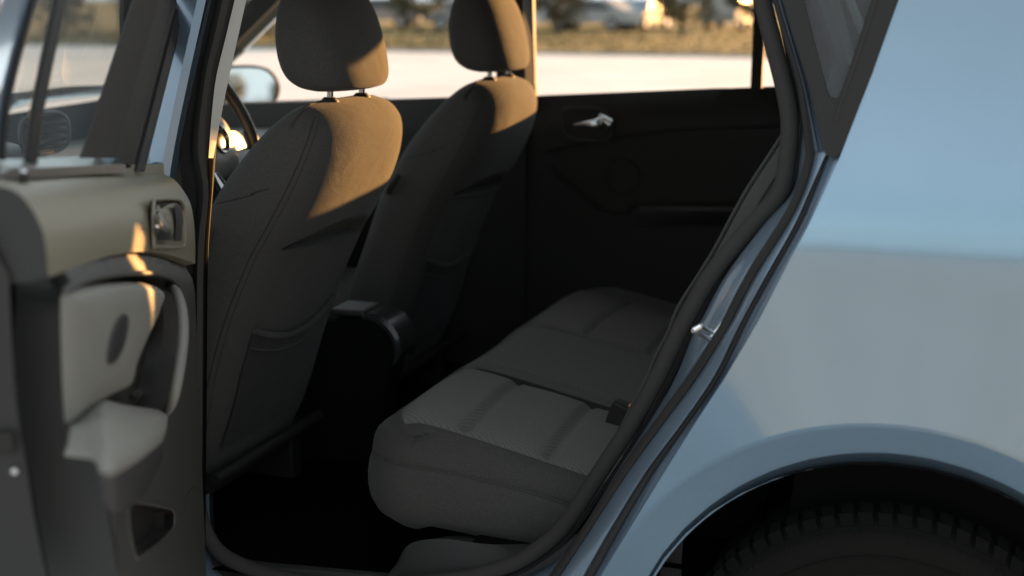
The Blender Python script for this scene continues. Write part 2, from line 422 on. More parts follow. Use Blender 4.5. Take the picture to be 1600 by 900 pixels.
far_car(gx(1000, 66), 66, (.2, .25, .3), 'pale blue car parked beyond the white pair', R(80))
far_car(gx(1140, 68), 68, (.25, .24, .21), 'cream van parked beyond the round tree', R(85), True)
far_car(gx(590, 62), 62, (.3, .25, .22), 'brown car parked behind the driver headrest', R(12))

# ================================================================== THE CAR
car = empty('hatchback_car', (-.8, .88, 0))
tag(car, 'pale blue hatchback with its rear side door wide open, showing dark seats', 'car')
car_inv = Matrix.Translation((.8, -.88, 0))
def sub(name, parent=None, label=None):
    e = bpy.data.objects.new(name, None); COL.objects.link(e); e.parent = parent or car
    if label: e['label'] = label
    return e
def part(name, bm, m, parent=None, label=None, local=False, **k):
    """vertices are in world axes; moved into the car's frame"""
    if not local: bm.transform(car_inv)
    o = obj(name, bm, m, parent or car, **k)
    if label: o['label'] = label
    return o

W = 1.76
AX, AZc, AR = .005, .331, .345          # rear arch
FX = -2.573
def tum(z):
    y = 0; K = [(.60, -.012), (.955, .086), (.99, .14), (1.08, .23), (1.25, .36), (1.5, .44)]
    if z < .62: return .35*(.62-z)**2
    for (a, sa), (b, sb) in zip(K, K[1:]):
        if z <= a: break
        t = min(z, b)-a; s1 = sa+(sb-sa)*t/(b-a); y += (sa+s1)/2*t
    return y
def yb(x, z):
    y = tum(z)+.045*max(0, x-.05)**2+.02*max(0, -1.6-x)**2
    for cx in (AX, FX):
        r = math.hypot(x-cx, z-AZc)
        g = max(0, math.sin(max(.0, math.atan2(z-AZc, abs(x-cx)))))**.8
        if r < AR+.06: y += .034*g*(1-(r-AR)/.06)-.010*g
        elif r < AR+.24: y -= .010*g*(1-(r-AR-.06)/.18)**2
    return y
def side(x, z): return Vector((x, yb(x, z), z))
def onside(px, py, dy=0):
    y = .02
    for _ in range(12): p = at(px, py, y=y); y = tum(p.z)+dy
    return p
def xz(px, py): p = onside(px, py); return (p.x, p.z)

# body edge (shut line) of the rear door opening, pixel rows
ROWA = [(1222, 0), (1240, 60), (1262, 130), (1286, 236), (1312, 246), (1288, 300), (1262, 355), (1222, 430), (1186, 500), (1133, 590), (1087, 660), (1037, 740), (982, 830), (940, 900), (908, 960), (885, 1010)]
arcR = [(AX+AR*math.cos(R(a)), AZc+AR*math.sin(R(a))) for a in range(0, 181, 3)]
edge = [xz(*p) for p in ROWA]
def extend_top(p0, p1, z): # continue a line upward to height z
    k = (z-p0[1])/(p0[1]-p1[1]); return (p0[0]+(p0[0]-p1[0])*k, z)
qf_r = [xz(1312, 244), xz(1360, 115), xz(1402, 0), xz(1432, -85), (.02, 1.34)]
outline = [(edge[-1][0], .28)]+edge[:3:-1]+[(edge[4][0]+.0005, edge[4][1]+.001)]+qf_r[1:]+[(.02, 1.405), (.62, 1.40), (.72, 1.25), (.86, 1.02), (.9, .8), (.9, .3), (AX+AR, .28)]+arcR+[(AX-AR, .28)]
bm = bmesh.new()
plate(bm, outline, [], side, step=.03, refine=lambda x, z: x < .55 and z > .3, th=lambda x, z: side(x, z)+Vector((0, .018, 0)), lines=[[(AX+(AR+q)*math.cos(R(a)), AZc+(AR+q)*math.sin(R(a))) for a in range(8, 160, 2)] for q in (.056, .060, .064)])
quarter_bm = bm
# arch lip folded inward
lip = [side(x, z)+Vector((0, .0012, 0)) for x, z in arcR]; lip2 = [p+Vector((0, .03, 0))+Vector((AX-p.x, 0, AZc-p.z)).normalized()*-.004 for p in lip]
# near side, in front of the open door
fa = [(FX+AR*math.cos(R(a)), AZc+AR*math.sin(R(a))) for a in range(0, 181, 6)]
bedge = [xz(*p) for p in ((323, -10), (294, 120), (271, 227), (262, 300), (262, 420))]
front_out = [(-1.09, .28), (-1.09, .75)]+bedge[::-1]+[(bedge[0][0]+.035, 1.40), (-1.5, 1.385), (-1.66, 1.33), (-2.12, 1.0), (-2.9, .88), (-3.25, .74), (-3.34, .45), (-3.3, .28), (FX-AR, .28)]+fa[::-1]+[(FX+AR, .28)]
fwin = [(-1.17, .985), (-1.13, 1.2), (-1.10, 1.33), (-1.5, 1.325), (-1.62, 1.29), (-2.0, 1.02), (-1.95, .965)]
plate(bm, front_out, [fwin], side, step=.05, th=lambda x, z: side(x, z)+Vector((0, .018, 0)))
# far side
far = lambda x, z: (lambda p: Vector((p.x, W-p.y, p.z)))(side(x, z))
full = [(-3.3, .28), (-3.34, .45), (-3.25, .74), (-2.9, .88), (-2.12, 1.0), (-1.66, 1.33), (-1.5, 1.385), (-1.0, 1.40), (0, 1.405), (.62, 1.40), (.72, 1.25), (.86, 1.02), (.9, .8), (.9, .3), (AX+AR, .28)]+arcR+[(AX-AR, .28), (FX+AR, .28)]+fa+[(FX-AR, .28)]
fwin_f = [(-1.12, 1.01), (-1.11, 1.2), (-1.10, 1.33), (-1.5, 1.325), (-1.62, 1.29), (-2.0, 1.0), (-1.95, .955)]
rwin = [(-1.045, 1.012), (-1.04, 1.2), (-1.03, 1.35), (-.66, 1.345), (-.58, 1.318), (-.45, 1.28), (-.38, 1.24), (-.36, 1.052)]
qwin = [(-.05, 1.15), (-.09, 1.24), (-.06, 1.26), (-.035, 1.24), (-.03, 1.15)]
plate(bm, full, [fwin_f, rwin, qwin], far, step=.05, th=lambda x, z: far(x, z)-Vector((0, .018, 0)))
# roof, bonnet, tail
def cross(f_near, zc, n=12): # transverse strip from near side to far side with crown zc
    a = f_near; b = Vector((a.x, W-a.y, a.z)); return [a.lerp(b, i/n)+Vector((0, 0, zc*math.sin(math.pi*i/n)**.6)) for i in range(n+1)]
xs = [-1.5, -1.2, -.9, -.6, -.3, 0, .3, .62]
rtop = [cross(side(x, 1.385 if x < -1.4 else 1.4), .07) for x in xs]
grid(bm, rtop); grid(bm, [[p-Vector((0, 0, .03)) for p in r] for r in rtop])
hood = [cross(side(x, z)+Vector((0, 0, .002)), .04) for x, z in ((-2.12, 1.0), (-2.5, .95), (-2.9, .88), (-3.25, .74), (-3.34, .45), (-3.3, .28))]; grid(bm, hood)
tail = [cross(side(x, z), .0) for x, z in ((.86, 1.02), (.9, .8), (.9, .55), (.9, .3))]; grid(bm, tail)
tail2 = [cross(side(x, z), .0) for x, z in ((.62, 1.4), (.66, 1.34))]; grid(bm, tail2)
flr = [[Vector((x, y, .27)) for y in (.03, W-.03)] for x in (-3.2, -2.92)]; grid(bm, flr)
flr = [[Vector((x, y, .27)) for y in (.08, W-.08)] for x in (-2.2, -.36)]; grid(bm, flr)
grid(bm, [lip, lip2])
body = part('body', bm, 'paint', sharp=28)
# smoother normals on the painted side: analytic normals
me = body.data
def anorm(x, z, farside):
    e = .004; gx_ = (yb(x+e, z)-yb(x-e, z))/(2*e); gz_ = (yb(x, z+e)-yb(x, z-e))/(2*e)
    n = Vector((gx_, -1, gz_)).normalized()
    return Vector((n.x, -n.y, n.z)) if farside else n
me.update()
ln = [None]*len(me.loops)
for p in me.polygons:
    for li in p.loop_indices:
        v = me.vertices[me.loops[li].vertex_index].co; x, y, z = v.x-.8, v.y+.88, v.z
        if abs(p.normal.y) > .8 and abs(y-yb(x, z)) < .003: ln[li] = tuple(anorm(x, z, False)) if p.normal.y < 0 else tuple(-anorm(x, z, False))
        else: ln[li] = tuple(me.corner_normals[li].vector)
me.normals_split_custom_set(ln)

# windscreen, rear glass, side glass
bm = bmesh.new(); grid(bm, [cross(side(x, z)+Vector((0, .01, 0)), c) for x, z, c in ((-1.5, 1.378, .068), (-1.66, 1.325, .06), (-2.12, 1.0, .035))])
part('windscreen', bm, 'glass', label='sloping glass windscreen at the front')
bm = bmesh.new(); grid(bm, [cross(side(x, z)+Vector((0, .01, 0)), 0) for x, z in ((.655, 1.34), (.72, 1.25), (.86, 1.03))])
part('rear_window', bm, 'glass')

# far side doors (inner trim)
def trim_y(z): # interior surface of the far doors
    return 1.575-.05*math.exp(-((z-.66)/.09)**2)*0
def fardoor(name, outl, hole, label):
    d = sub(name, label=label)
    bm = bmesh.new()
    def f(x, z):
        y = 1.575
        zz = z-(1.0+.05*(x+1))            # below belt
        if zz > -.055: y += .022*((zz+.055)/.055)**2      # rolled top edge
        if z > 1.05: y = 1.60-.2*(z-1.05)
        return Vector((x, y, z))
    plate(bm, outl, [hole], f, step=.035, th=lambda x, z: f(x, z)+Vector((0, .09 if z < 1.0 else .018, 0)))
    part('door_trim', bm, 'black', d)
    return d
rdo = [(-1.02, .33), (-1.02, 1.02), (-1.01, 1.2), (-1.0, 1.37), (-.55, 1.355), (-.3, 1.28), (-.19, 1.1), (-.2, .8), (-.4, .5), (-.48, .33)]
rd = fardoor('rear_door', rdo, [(-.985, 1.02), (-.98, 1.2), (-.975, 1.35), (-.66, 1.345), (-.57, 1.32), (-.45, 1.28), (-.385, 1.24), (-.365, 1.06)], 'closed far rear door with black trim and chrome handle')
fdo = [(-2.1, .33), (-2.1, .95), (-1.66, 1.32), (-1.5, 1.37), (-1.03, 1.365), (-1.04, 1.2), (-1.05, 1.0), (-1.04, .33)]
fd = fardoor('front_door', fdo, [(-1.95, .972), (-1.98, 1.0), (-1.62, 1.285), (-1.5, 1.32), (-1.06, 1.32), (-1.07, 1.18), (-1.08, 1.017)], 'closed far front door with black trim')
# divider bar, handle, recess, armrest of far rear door
bm = bmesh.new(); a = at(1183, 140, y=1.6)+Vector((0, 0, -.01)); b = at(1191, -40, y=1.56); b.z = 1.27
grid(bm, [[a+Vector((-.013, 0, 0)), b+Vector((-.013, 0, 0))], [a+Vector((-.013, -.02, 0)), b+Vector((-.013, -.02, 0))], [a+Vector((.013, -.02, 0)), b+Vector((.013, -.02, 0))], [a+Vector((.013, 0, 0)), b+Vector((.013, 0, 0))]], closed_u=True)
part('divider_bar', bm, 'black', rd)
bm = bmesh.new(); grid(bm, [[Vector((x, 1.66-.2*max(0, z-1.0), z)) for z in (1.0, 1.15, 1.34)] for x in (-1.1, -.6, -.2)]); part('window_glass', bm, 'glass', rd)
bm = bmesh.new(); grid(bm, [[Vector((x, 1.66-.2*max(0, z-1.0), z)) for z in (.96, 1.15, 1.335)] for x in (-2.05, -1.5, -1.02)]); part('window_glass', bm, 'glass', fd)
# handle recess rim + chrome lever
bm = bmesh.new()
rim = [at(x, y, y=1.568) for x, y in ((885, 170), (935, 170), (950, 180), (958, 195), (955, 212), (940, 220), (890, 214), (880, 190))]
tube(bm, cr(rim, 4, True), .003, 6, closed=True); part('handle_bezel', bm, 'trim', rd)
bm = bmesh.new()
hp = [at(x, y, y=yy) for x, y, yy in ((897, 196, 1.545), (915, 194, 1.540), (932, 192, 1.545), (944, 187, 1.56))]
tube(bm, cr(hp, 5), [.0035+.0006*i for i in range(16)], 8, flat=.6, axis=(0, 1, 0))
hp = [at(x, y, y=yy) for x, y, yy in ((939, 181, 1.568), (944, 187, 1.552), (951, 193, 1.556))]
tube(bm, cr(hp, 5), [.006+.0007*i for i in range(11)], 12)
part('door_handle', bm, 'steel', rd, label='small chrome pull lever')
bm = bmesh.new()
for pts, r0 in (([(1220, 196), (1050, 203), (900, 224), (850, 236)], .004), ([(862, 262), (880, 280), (935, 322), (960, 331), (988, 329)], .006), ([(988, 329), (990, 322), (1100, 320), (1200, 318)], .009)):
    tube(bm, cr([at(x, y, y=1.57) for x, y in pts], 6), r0, 6)
part('panel_crease', bm, 'black', rd)
bm = bmesh.new(); A0 = at(985, 322, y=1.57); A1 = at(1215, 318, y=1.57)
rows = []
for i in range(11):
    p = A0.lerp(A1, i/10); k = min(1, i/7)**.7
    rows.append([p+Vector((0, -dy*k, dz)) for dy, dz in ((0, .004), (.02, .004), (.04, .0), (.045, -.010), (.035, -.026), (0, -.05))])
grid(bm, rows); part('armrest', bm, 'trim', rd)
bm = bmesh.new(); sc0 = at(972, 276, y=1.572); tube(bm, [sc0+Vector((math.cos(t*math.pi/16)*.043, 0, math.sin(t*math.pi/16)*.043)) for t in range(32)], .0016, 6, closed=True); part('speaker_ring', bm, 'black', rd)
# far B pillar trim + far mirror
bm = bmesh.new()
for s in (0,):
    rows = [[Vector((x0+.01*max(0, z-.95), y-.17*max(0, z-1.0), z)) for x0, y in ((-1.08, 1.6), (-1.07, 1.565), (-.995, 1.565), (-.985, 1.6))] for z in (.35, .6, .8, 1.0, 1.15, 1.3, 1.4)]
    grid(bm, rows)
part('pillar_trim', bm, 'black', label='black trim on the far centre pillar')

mr = sub('side_mirror', label='black far-side door mirror reflecting pale ground and trees')
cm = at(400, 135, y=1.93)
nrm = (Vector((.9, -.45, .055))).normalized(); mu = Vector((nrm.y, -nrm.x, 0)).normalized()*-1; mv = Vector((0, 0, 1))
if mu.y < 0: mu = -mu
mv = nrm.cross(mu)
if mv.z < 0: mv = -mv
shape = [at(x, y, y=1.93) for x, y in ((346, 104), (375, 101), (408, 104), (428, 114), (440, 135), (436, 156), (420, 167), (385, 169), (340, 169), (330, 135))]
shape = [cm+(lambda d: mu*(d.dot(Vector((1, 0, 0)))*1.0)*1.0+mv*d.z)(p-cm) for p in shape]
ring = cr(shape, 5, True); cc = sum(ring, Vector((0, 0, 0)))/len(ring)
bm = bmesh.new(); f = bm.faces.new([bm.verts.new(cc+(p-cc)*.87+nrm*.001) for p in ring]); part('mirror_glass', bm, 'mirror', mr)
bm = bmesh.new()
V = grid(bm, [[cc+(p-cc)*k+nrm*d for p in ring] for k, d in ((.87, .0), (.92, .006), (.99, .004), (1.02, -.01), (.98, -.05), (.8, -.09), (.4, -.11))], closed_v=True); capend(bm, V[-1])
box(bm, cc+Vector((.0, -.13, -.075)), (.06, .16, .04)); part('mirror_housing', bm, 'black', mr)

# ------------------------------------------------------------------ rear door opening: jamb rails
def interp(tab, y):
    if y <= tab[0][0]: (a, xa), (b, xb) = tab[0], tab[1]
    elif y >= tab[-1][0]: (a, xa), (b, xb) = tab[-2], tab[-1]
    else:
        for (a, xa), (b, xb) in zip(tab, tab[1:]):
            if a <= y <= b: break
    return xa+(xb-xa)*(y-a)/(b-a)
rowsY = [0, 60, 130, 188, 240, 300, 355, 430, 500, 520, 590, 660, 740, 830, 900]
T = dict(
 A=[(0, 1223), (130, 1263), (236, 1287), (247, 1312), (300, 1288), (355, 1263), (430, 1223), (500, 1187), (590, 1134), (660, 1088), (740, 1038), (830, 983), (900, 941), (960, 909)],
 A2=[(0, 1221), (130, 1261), (236, 1284), (247, 1303), (300, 1280), (355, 1255), (430, 1214), (500, 1178), (590, 1127), (660, 1081), (740, 1027), (830, 976), (900, 934), (960, 902)],
 B1=[(0, 1220), (130, 1259), (240, 1281), (250, 1290), (300, 1273), (355, 1249), (430, 1207), (500, 1169), (590, 1125), (660, 1077), (740, 1021), (830, 968), (900, 929), (960, 896)],
 B2=[(0, 1218), (130, 1256), (240, 1279), (250, 1285), (300, 1264), (355, 1239), (430, 1197), (500, 1159), (590, 1114), (660, 1066), (740, 1007), (830, 951), (900, 911), (960, 876)],
 C1=[(0, 1216), (130, 1254), (188, 1265), (240, 1271.5), (300, 1255), (355, 1227), (430, 1179), (500, 1143), (520, 1131), (590, 1088), (660, 1036), (740, 977), (830, 918), (900, 872), (960, 832)],
 C2=[(0, 1213), (130, 1251), (188, 1257), (240, 1262.5), (300, 1245), (355, 1216), (430, 1168), (500, 1132), (520, 1121), (590, 1075), (660, 1024), (740, 969), (830, 911), (900, 864), (960, 824)],
 D=[(0, 1211), (130, 1246), (188, 1254), (240, 1251), (300, 1238), (355, 1190), (430, 1134), (500, 1096), (520, 1084), (590, 1055), (660, 1014), (740, 962), (830, 906), (900, 855), (960, 805)],
 E=[(0, 1203), (130, 1233), (188, 1244), (240, 1240), (300, 1230), (355, 1183), (430, 1122), (500, 1082), (520, 1072), (590, 1040), (660, 1002), (740, 950), (830, 898), (900, 835), (960, 760)])
YD = dict(A=.004, A2=.016, B1=.012, B2=.014, C1=.030, C2=.032, D=.072, E=.1)
TLO = dict(A=[(225, 1322), (246, 1312)], A2=[(225, 1314), (246, 1304)], B1=[(225, 1302), (250, 1293)], B2=[(225, 1297), (250, 1286)])
for k_, v_ in TLO.items(): TLO[k_] = v_+[q for q in T[k_] if q[0] > 260]
for k_ in ('C1', 'C2', 'D', 'E'): TLO[k_] = T[k_]
THI = {k_: [q for q in v_ if q[0] <= (240 if k_ != 'A' else 236)] for k_, v_ in T.items()}
def rail(k, hi=False):
    tab = THI[k] if hi else TLO[k]
    ys_ = [-140, -60, 0, 60, 130, 188, 236] if hi else [222, 246, 300, 355, 430, 500, 520, 590, 660, 740, 830, 900, 960, 1010]
    pts = resample(cr([Vector((interp(tab, y), y)) for y in ys_], 6), 40 if hi else 90)
    return [onside(p.x, p.y, YD[k]) for p in pts]
jamb = sub('door_frame', label='painted frame around the open rear doorway')
def mids(a, b, t, dy): return [p.lerp(q, t)+Vector((0, dy, 0)) for p, q in zip(a, b)]
bm = bmesh.new(); bm2 = bmesh.new(); bm3 = bmesh.new()
for hi in (True, False):
    jr = {k: rail(k, hi) for k in T}
    grid(bm, [jr['A'], mids(jr['A'], jr['A'], 0, .010), jr['A2'], mids(jr['A2'], jr['B1'], .5, -.006), jr['B1'], mids(jr['B1'], jr['B1'], 0, .014), mids(jr['B2'], jr['B2'], 0, .014), jr['B2'],
        mids(jr['B2'], jr['C1'], .25, -.003), mids(jr['B2'], jr['C1'], .7, -.003), jr['C1']])
    # soft pressed step in the recessed wall
    grid(bm, [jr['C2'], mids(jr['C2'], jr['D'], .12, .008), mids(jr['C2'], jr['D'], .3, .004), mids(jr['C2'], jr['D'], .8, 0), jr['D'], mids(jr['D'], jr['E'], .1, .02), mids(jr['D'], jr['E'], .2, .08)])
    tube(bm2, mids(jr['C1'], jr['C2'], .5, -.002), .0062, 8, flat=1.0)
    grid(bm3, [mids(jr['B1'], jr['B2'], .12, .006), mids(jr['B1'], jr['B2'], .5, .001), mids(jr['B1'], jr['B2'], .88, .006)])
part('jamb', bm, 'jamb', jamb, sharp=60); part('rubber_lip', bm2, 'rubber', jamb); part('sealer_bead', bm3, 'gap', jamb)

# door seal all round
def px3(pts, y): return [at(a, b, y=y) for a, b in pts]
SEAL = [(1180, -120), (1186, -40), (1191, 0), (1224, 130), (1234, 188), (1231, 240), (1219, 300), (1172, 355), (1111, 430), (1071, 500), (1060, 520), (1027, 590), (988, 660), (936, 740), (882, 820), (840, 858), (790, 885), (700, 906), (570, 914), (470, 908), (398, 891), (347, 866), (322, 832), (311, 790), (309, 700), (311, 560), (313, 400), (320, 300), (328, 200), (340, 100), (352, 0), (360, -60), (368, -120)]
sp = resample(cr([Vector(p) for p in SEAL], 8), 230)
def sd(p): # depth of seal follows the tumblehome
    y = .1
    for _ in range(4): y = .098+tum(at(p.x, p.y, y=y).z)*.55
    return y
sp3 = [at(p.x, p.y, y=sd(p)) for p in sp]
bm = bmesh.new(); tube(bm, sp3, .0122, 12, flat=.9, axis=(0, 1, 0)); part('door_seal', bm, 'seal', jamb, label='dark grey rubber weatherstrip around the doorway')
bm = bmesh.new(); cen = Vector((-.7, .1, .85)); 
grid(bm, [[p+(p-cen).normalized()*.014+Vector((0, -.001, 0)) for p in sp3], [p+(p-cen).normalized()*.020+Vector((0, .004, 0)) for p in sp3], [p+(p-cen).normalized()*.024+Vector((0, .05, 0)) for p in sp3]]); part('seal_channel', bm, 'rubber', jamb)
# sill
bm = bmesh.new()
SI = [(296, 790), (300, 850), (322, 895), (370, 925), (470, 940), (600, 946), (740, 936), (840, 900), (905, 850)]
SO = [(262, 800), (272, 900), (300, 960), (370, 1000), (470, 1010), (600, 1012), (740, 1000), (850, 960), (905, 900)]
si = curve_n([at(a, b, y=.085) for a, b in SI], 50); so_ = curve_n([at(a, b, y=.03) for a, b in SO], 50)
grid(bm, [[p+Vector((0, .06, 0)) for p in si], si, mids(si, so_, .15, 0), mids(si, so_, .8, -.004), so_, [p+Vector((0, .01, -.05)) for p in so_]]); part('sill', bm, 'jamb', jamb, label='blue painted sill below the open doorway')
# scuff plate inside
bm = bmesh.new()
a = curve_n([at(x, y, y=.135) for x, y in ((330, 846), (347, 862), (372, 880), (398, 884), (480, 890), (570, 897), (640, 902), (720, 900), (800, 872))], 40)
b = curve_n([at(x, y, y=.175) for x, y in ((322, 800), (336, 838), (358, 862), (398, 876), (480, 884), (570, 892), (630, 896), (700, 890), (780, 862))], 40)
grid(bm, [[p+Vector((0, -.03, -.02)) for p in a], a, b, [p+Vector((0, .01, -.05)) for p in b]]); part('scuff_plate', bm, 'trim', jamb)
# striker
stk = at(1099, 520, y=.06)
bm = bmesh.new()
a0 = at(1084, 515, y=.030); a1 = at(1110, 530, y=.052); b0 = at(1095, 509, y=.032); b1 = at(1116, 521, y=.052)
tube(bm, [a1, a1.lerp(a0, .5), a0], .0048, 10); tube(bm, [b1, b1.lerp(b0, .5), b0], .0035, 10); tube(bm, [a0, b0], .004, 8)
tube(bm, [at(1113, 526, y=.050), at(1131, 500, y=.050)], [.004, .0015], 8)
part('door_striker', bm, 'steel', jamb, label='shiny metal latch striker')

# ------------------------------------------------------------------ centre pillar (near)
def bp_rail(tab, y, rows=(-90, -10, 60, 120, 227, 300, 400, 600, 800, 960)):
    out = []
    for r_ in rows:
        p = at(interp(tab, r_), r_, y=y); p = at(interp(tab, r_), r_, y=y+tum(p.z)*.8); out.append(p)
    return curve_n(out, 60)
b_ = [(-10, 324), (120, 295), (227, 273), (300, 263), (400, 262), (960, 262)]
c_ = [(-10, 329), (120, 301), (227, 281), (300, 285), (400, 290), (960, 292)]
c2 = [(-10, 340), (120, 311), (227, 299), (300, 309), (400, 304), (960, 300)]
d_ = [(-10, 350), (120, 321), (227, 309), (300, 318), (400, 309), (960, 304)]
d2 = [(-10, 361), (120, 329), (227, 318), (300, 326), (400, 318), (960, 312)]
e_ = [(-10, 369), (120, 338), (227, 325), (300, 328), (400, 321), (960, 316)]
f_ = [(-10, 387), (120, 358), (227, 336), (250, 333), (300, 331), (400, 325), (960, 320)]
pil = sub('centre_pillar', label='centre pillar between the front and rear doors')
b0 = [(r_, x_-46) for r_, x_ in b_]
bm = bmesh.new(); grid(bm, [bp_rail(b0, -.006), [p.lerp(q, .8)+Vector((0, -.008, 0)) for p, q in zip(bp_rail(b0, -.006), bp_rail(b_, .0))], bp_rail(b_, .0)]); part('painted_pillar', bm, 'jamb', pil)
bm = bmesh.new(); grid(bm, [bp_rail(b_, .002), bp_rail(b_, .012), bp_rail(c_, .03), bp_rail(c_, .05), bp_rail(c2, .055)]); part('pillar_rubber', bm, 'rubber', pil)
bm = bmesh.new(); grid(bm, [bp_rail(c2, .055), bp_rail(c2, .045), bp_rail(d_, .04), bp_rail(d2, .048), bp_rail(d2, .07), bp_rail(e_, .075)]); part('pillar_cover', bm, 'seal', pil)
bm = bmesh.new()
up_rows = (-90, -10, 60, 120, 180, 247); lo_rows = (249, 300, 400, 600, 800, 960)
grid(bm, [bp_rail(e_, .078, up_rows), bp_rail(e_, .07, up_rows), bp_rail(f_, .085, up_rows), bp_rail(f_, .13, up_rows)]); part('upper_trim', bm, 'pillar', pil, label='pale upper pillar trim')
bm = bmesh.new()
grid(bm, [bp_rail(e_, .078, lo_rows), bp_rail(e_, .07, lo_rows), bp_rail(f_, .085, lo_rows), bp_rail(f_, .13, lo_rows)]); part('lower_trim', bm, 'floor', pil)

# ------------------------------------------------------------------ quarter window (near)
qw = sub('quarter_window', label='narrow V-shaped quarter window in a matt black frame')
def poly2(pts): return [xz(*p) for p in pts]
fo_ = poly2([(1178, -125), (1205, -50), (1223, 0), (1263, 130), (1287, 232), (1291, 242), (1303, 246), (1312, 242), (1318, 228), (1362, 115), (1403, 0), (1434, -85), (1448, -125)])
fi_ = poly2([(1230, -100), (1256, 0), (1275, 78), (1292, 140), (1297, 152), (1304, 155), (1311, 151), (1330, 98), (1362, 0), (1392, -100)])
bm = bmesh.new()
plate(bm, fo_, [fi_], lambda x, z: side(x, z)+Vector((0, -.004, 0)), step=.012, th=lambda x, z: side(x, z)+Vector((0, .012, 0)))
part('window_frame', bm, 'wframe', qw, bevel=.002)
mid_ = poly2([(1388, -60), (1345, 75), (1318, 150), (1306, 190)])
bm = bmesh.new(); tube(bm, [side(x, z)+Vector((0, -.0045, 0)) for x, z in curve_n([Vector(p) for p in mid_], 16)], .0016, 6); part('frame_ridge', bm, 'seal', qw)
bm = bmesh.new(); plate(bm, fi_, [], lambda x, z: side(x, z)+Vector((0, .006, 0)), step=.03); part('window_glass', bm, 'tint', qw)
# inner pillar shapes seen through the quarter window
bm = bmesh.new()
q1 = [at(a, b, y=.2) for a, b in ((1262, -60), (1268, 0), (1290, 62), (1300, 100))]; q2 = [at(a, b, y=.2) for a, b in ((1300, -60), (1312, 0), (1330, 62), (1340, 100))]
grid(bm, [q1, mids(q1, q2, .3, -.02), mids(q1, q2, .7, -.02), q2]); part('inner_trim', bm, 'dash', qw)
bm = bmesh.new(); tube(bm, [at(a, b, y=.22) for a, b in ((1310, -60), (1328, 0), (1346, 45), (1362, 90))], .006, 8); part('inner_edge', bm, 'pillar', qw)

# ------------------------------------------------------------------ wheel and arch liner
def revolve(bm, prof, cx, cz, n, mi=0, y0=0):
    rows = []
    for i in range(n):
        a = 2*math.pi*i/n; rows.append([Vector((cx+r*math.cos(a), y, cz+r*math.sin(a))) for r, y in prof])
    grid(bm, rows, closed_u=True, mi=mi)
def wheel(cx, y0, s, name='wheel', detail=True):
    wh = sub(name)
    cz = .297; cxx = cx
    bm = bmesh.new()
    prof = [(.205, .03), (.215, .012), (.235, .004), (.262, .0), (.275, .004), (.281, .009), (.283, .011), (.287, .016), (.292, .026), (.296, .040), (.296, .18), (.298, .2), (.25, .212), (.205, .19)]
    revolve(bm, [(r, y0+s*y) for r, y in prof], cxx, cz, 96)
    if detail:
        nb = 74
        for i in range(nb):
            a = 2*math.pi*i/nb; da = 2*math.pi/nb*.36
            for (r0, ya, r1, yb_, w_) in ((.2835, .0115, .2955, .0255, 1.0), (.2965, .0275, .3010, .050, .9)):
                V = []
                for rr, yy in ((r0, ya), (r1, yb_)):
                    for sg in (-1, 1):
                        for lift in (0, 1):
                            q = a+sg*da*w_+(0 if rr == r0 else .01); r2 = rr+(.003 if lift else -.004); y2 = yy+(-.0022 if lift else .004)
                            V.append(bm.verts.new((cxx+r2*math.cos(q), y0+s*y2, cz+r2*math.sin(q))))
                for f in ((0, 1, 3, 2), (4, 6, 7, 5), (0, 4, 5, 1), (2, 3, 7, 6), (1, 5, 7, 3), (0, 2, 6, 4)): bm.faces.new([V[k] for k in f])
        for r0 in (.270, .2785, .245):
            tube(bm, [Vector((cxx+r0*math.cos(t*math.pi/48), y0+s*(.0045 if r0 > .26 else .0015), cz+r0*math.sin(t*math.pi/48))) for t in range(96)], .0012, 5, closed=True)
        for t in range(28, 70, 1):
            q = R(t*2+.0); 
            if (t*7) % 5 < 3: box(bm, (cxx+.2745*math.cos(q), y0+s*.0035, cz+.2745*math.sin(q)), (.006, .002, .003), Matrix.Rotation(-q, 3, 'Y'))
    part('tyre', bm, 'tyre', wh, sharp=30)
    bm = bmesh.new(); revolve(bm, [(.206, y0+s*.03), (.19, y0+s*.035), (.185, y0+s*.06), (.06, y0+s*.05), (.03, y0+s*.03), (.001, y0+s*.03)], cxx, cz, 60)
    part('rim', bm, 'rim', wh)
wheel(AX, .045, 1)
for cx, y0, s in ((FX, .045, 1), (AX, W-.045, -1), (FX, W-.045, -1)): wheel(cx, y0, s, detail=False)
for cx in (AX, FX):
    for s in (0, 1):
        bm = bmesh.new(); pts = [(cx+(AR+.004)*math.cos(R(a)), AZc+(AR+.004)*math.sin(R(a))) for a in range(-12, 193, 8)]
        a_ = [Vector((x, .010, z)) for x, z in pts]; b2 = [Vector((x, .30, z)) for x, z in pts]
        if s: a_ = [Vector((p.x, W-p.y, p.z)) for p in a_]; b2 = [Vector((p.x, W-p.y, p.z)) for p in b2]
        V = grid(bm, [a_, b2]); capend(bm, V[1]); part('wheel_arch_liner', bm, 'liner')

# ------------------------------------------------------------------ cabin shell
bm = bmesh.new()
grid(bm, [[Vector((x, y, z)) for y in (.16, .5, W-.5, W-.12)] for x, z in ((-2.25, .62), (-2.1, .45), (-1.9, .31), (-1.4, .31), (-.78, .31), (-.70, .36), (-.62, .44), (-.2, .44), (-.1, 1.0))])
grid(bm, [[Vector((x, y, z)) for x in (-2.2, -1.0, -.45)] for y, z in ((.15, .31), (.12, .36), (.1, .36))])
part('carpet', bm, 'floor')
# headliner
bm = bmesh.new(); grid(bm, [[p-Vector((0, 0, .036)) for p in r] for r in [cross(side(x, 1.39 if x > -1.45 else 1.372)+Vector((0, .02, 0)), .06) for x in xs]]); part('headliner', bm, 'dash')
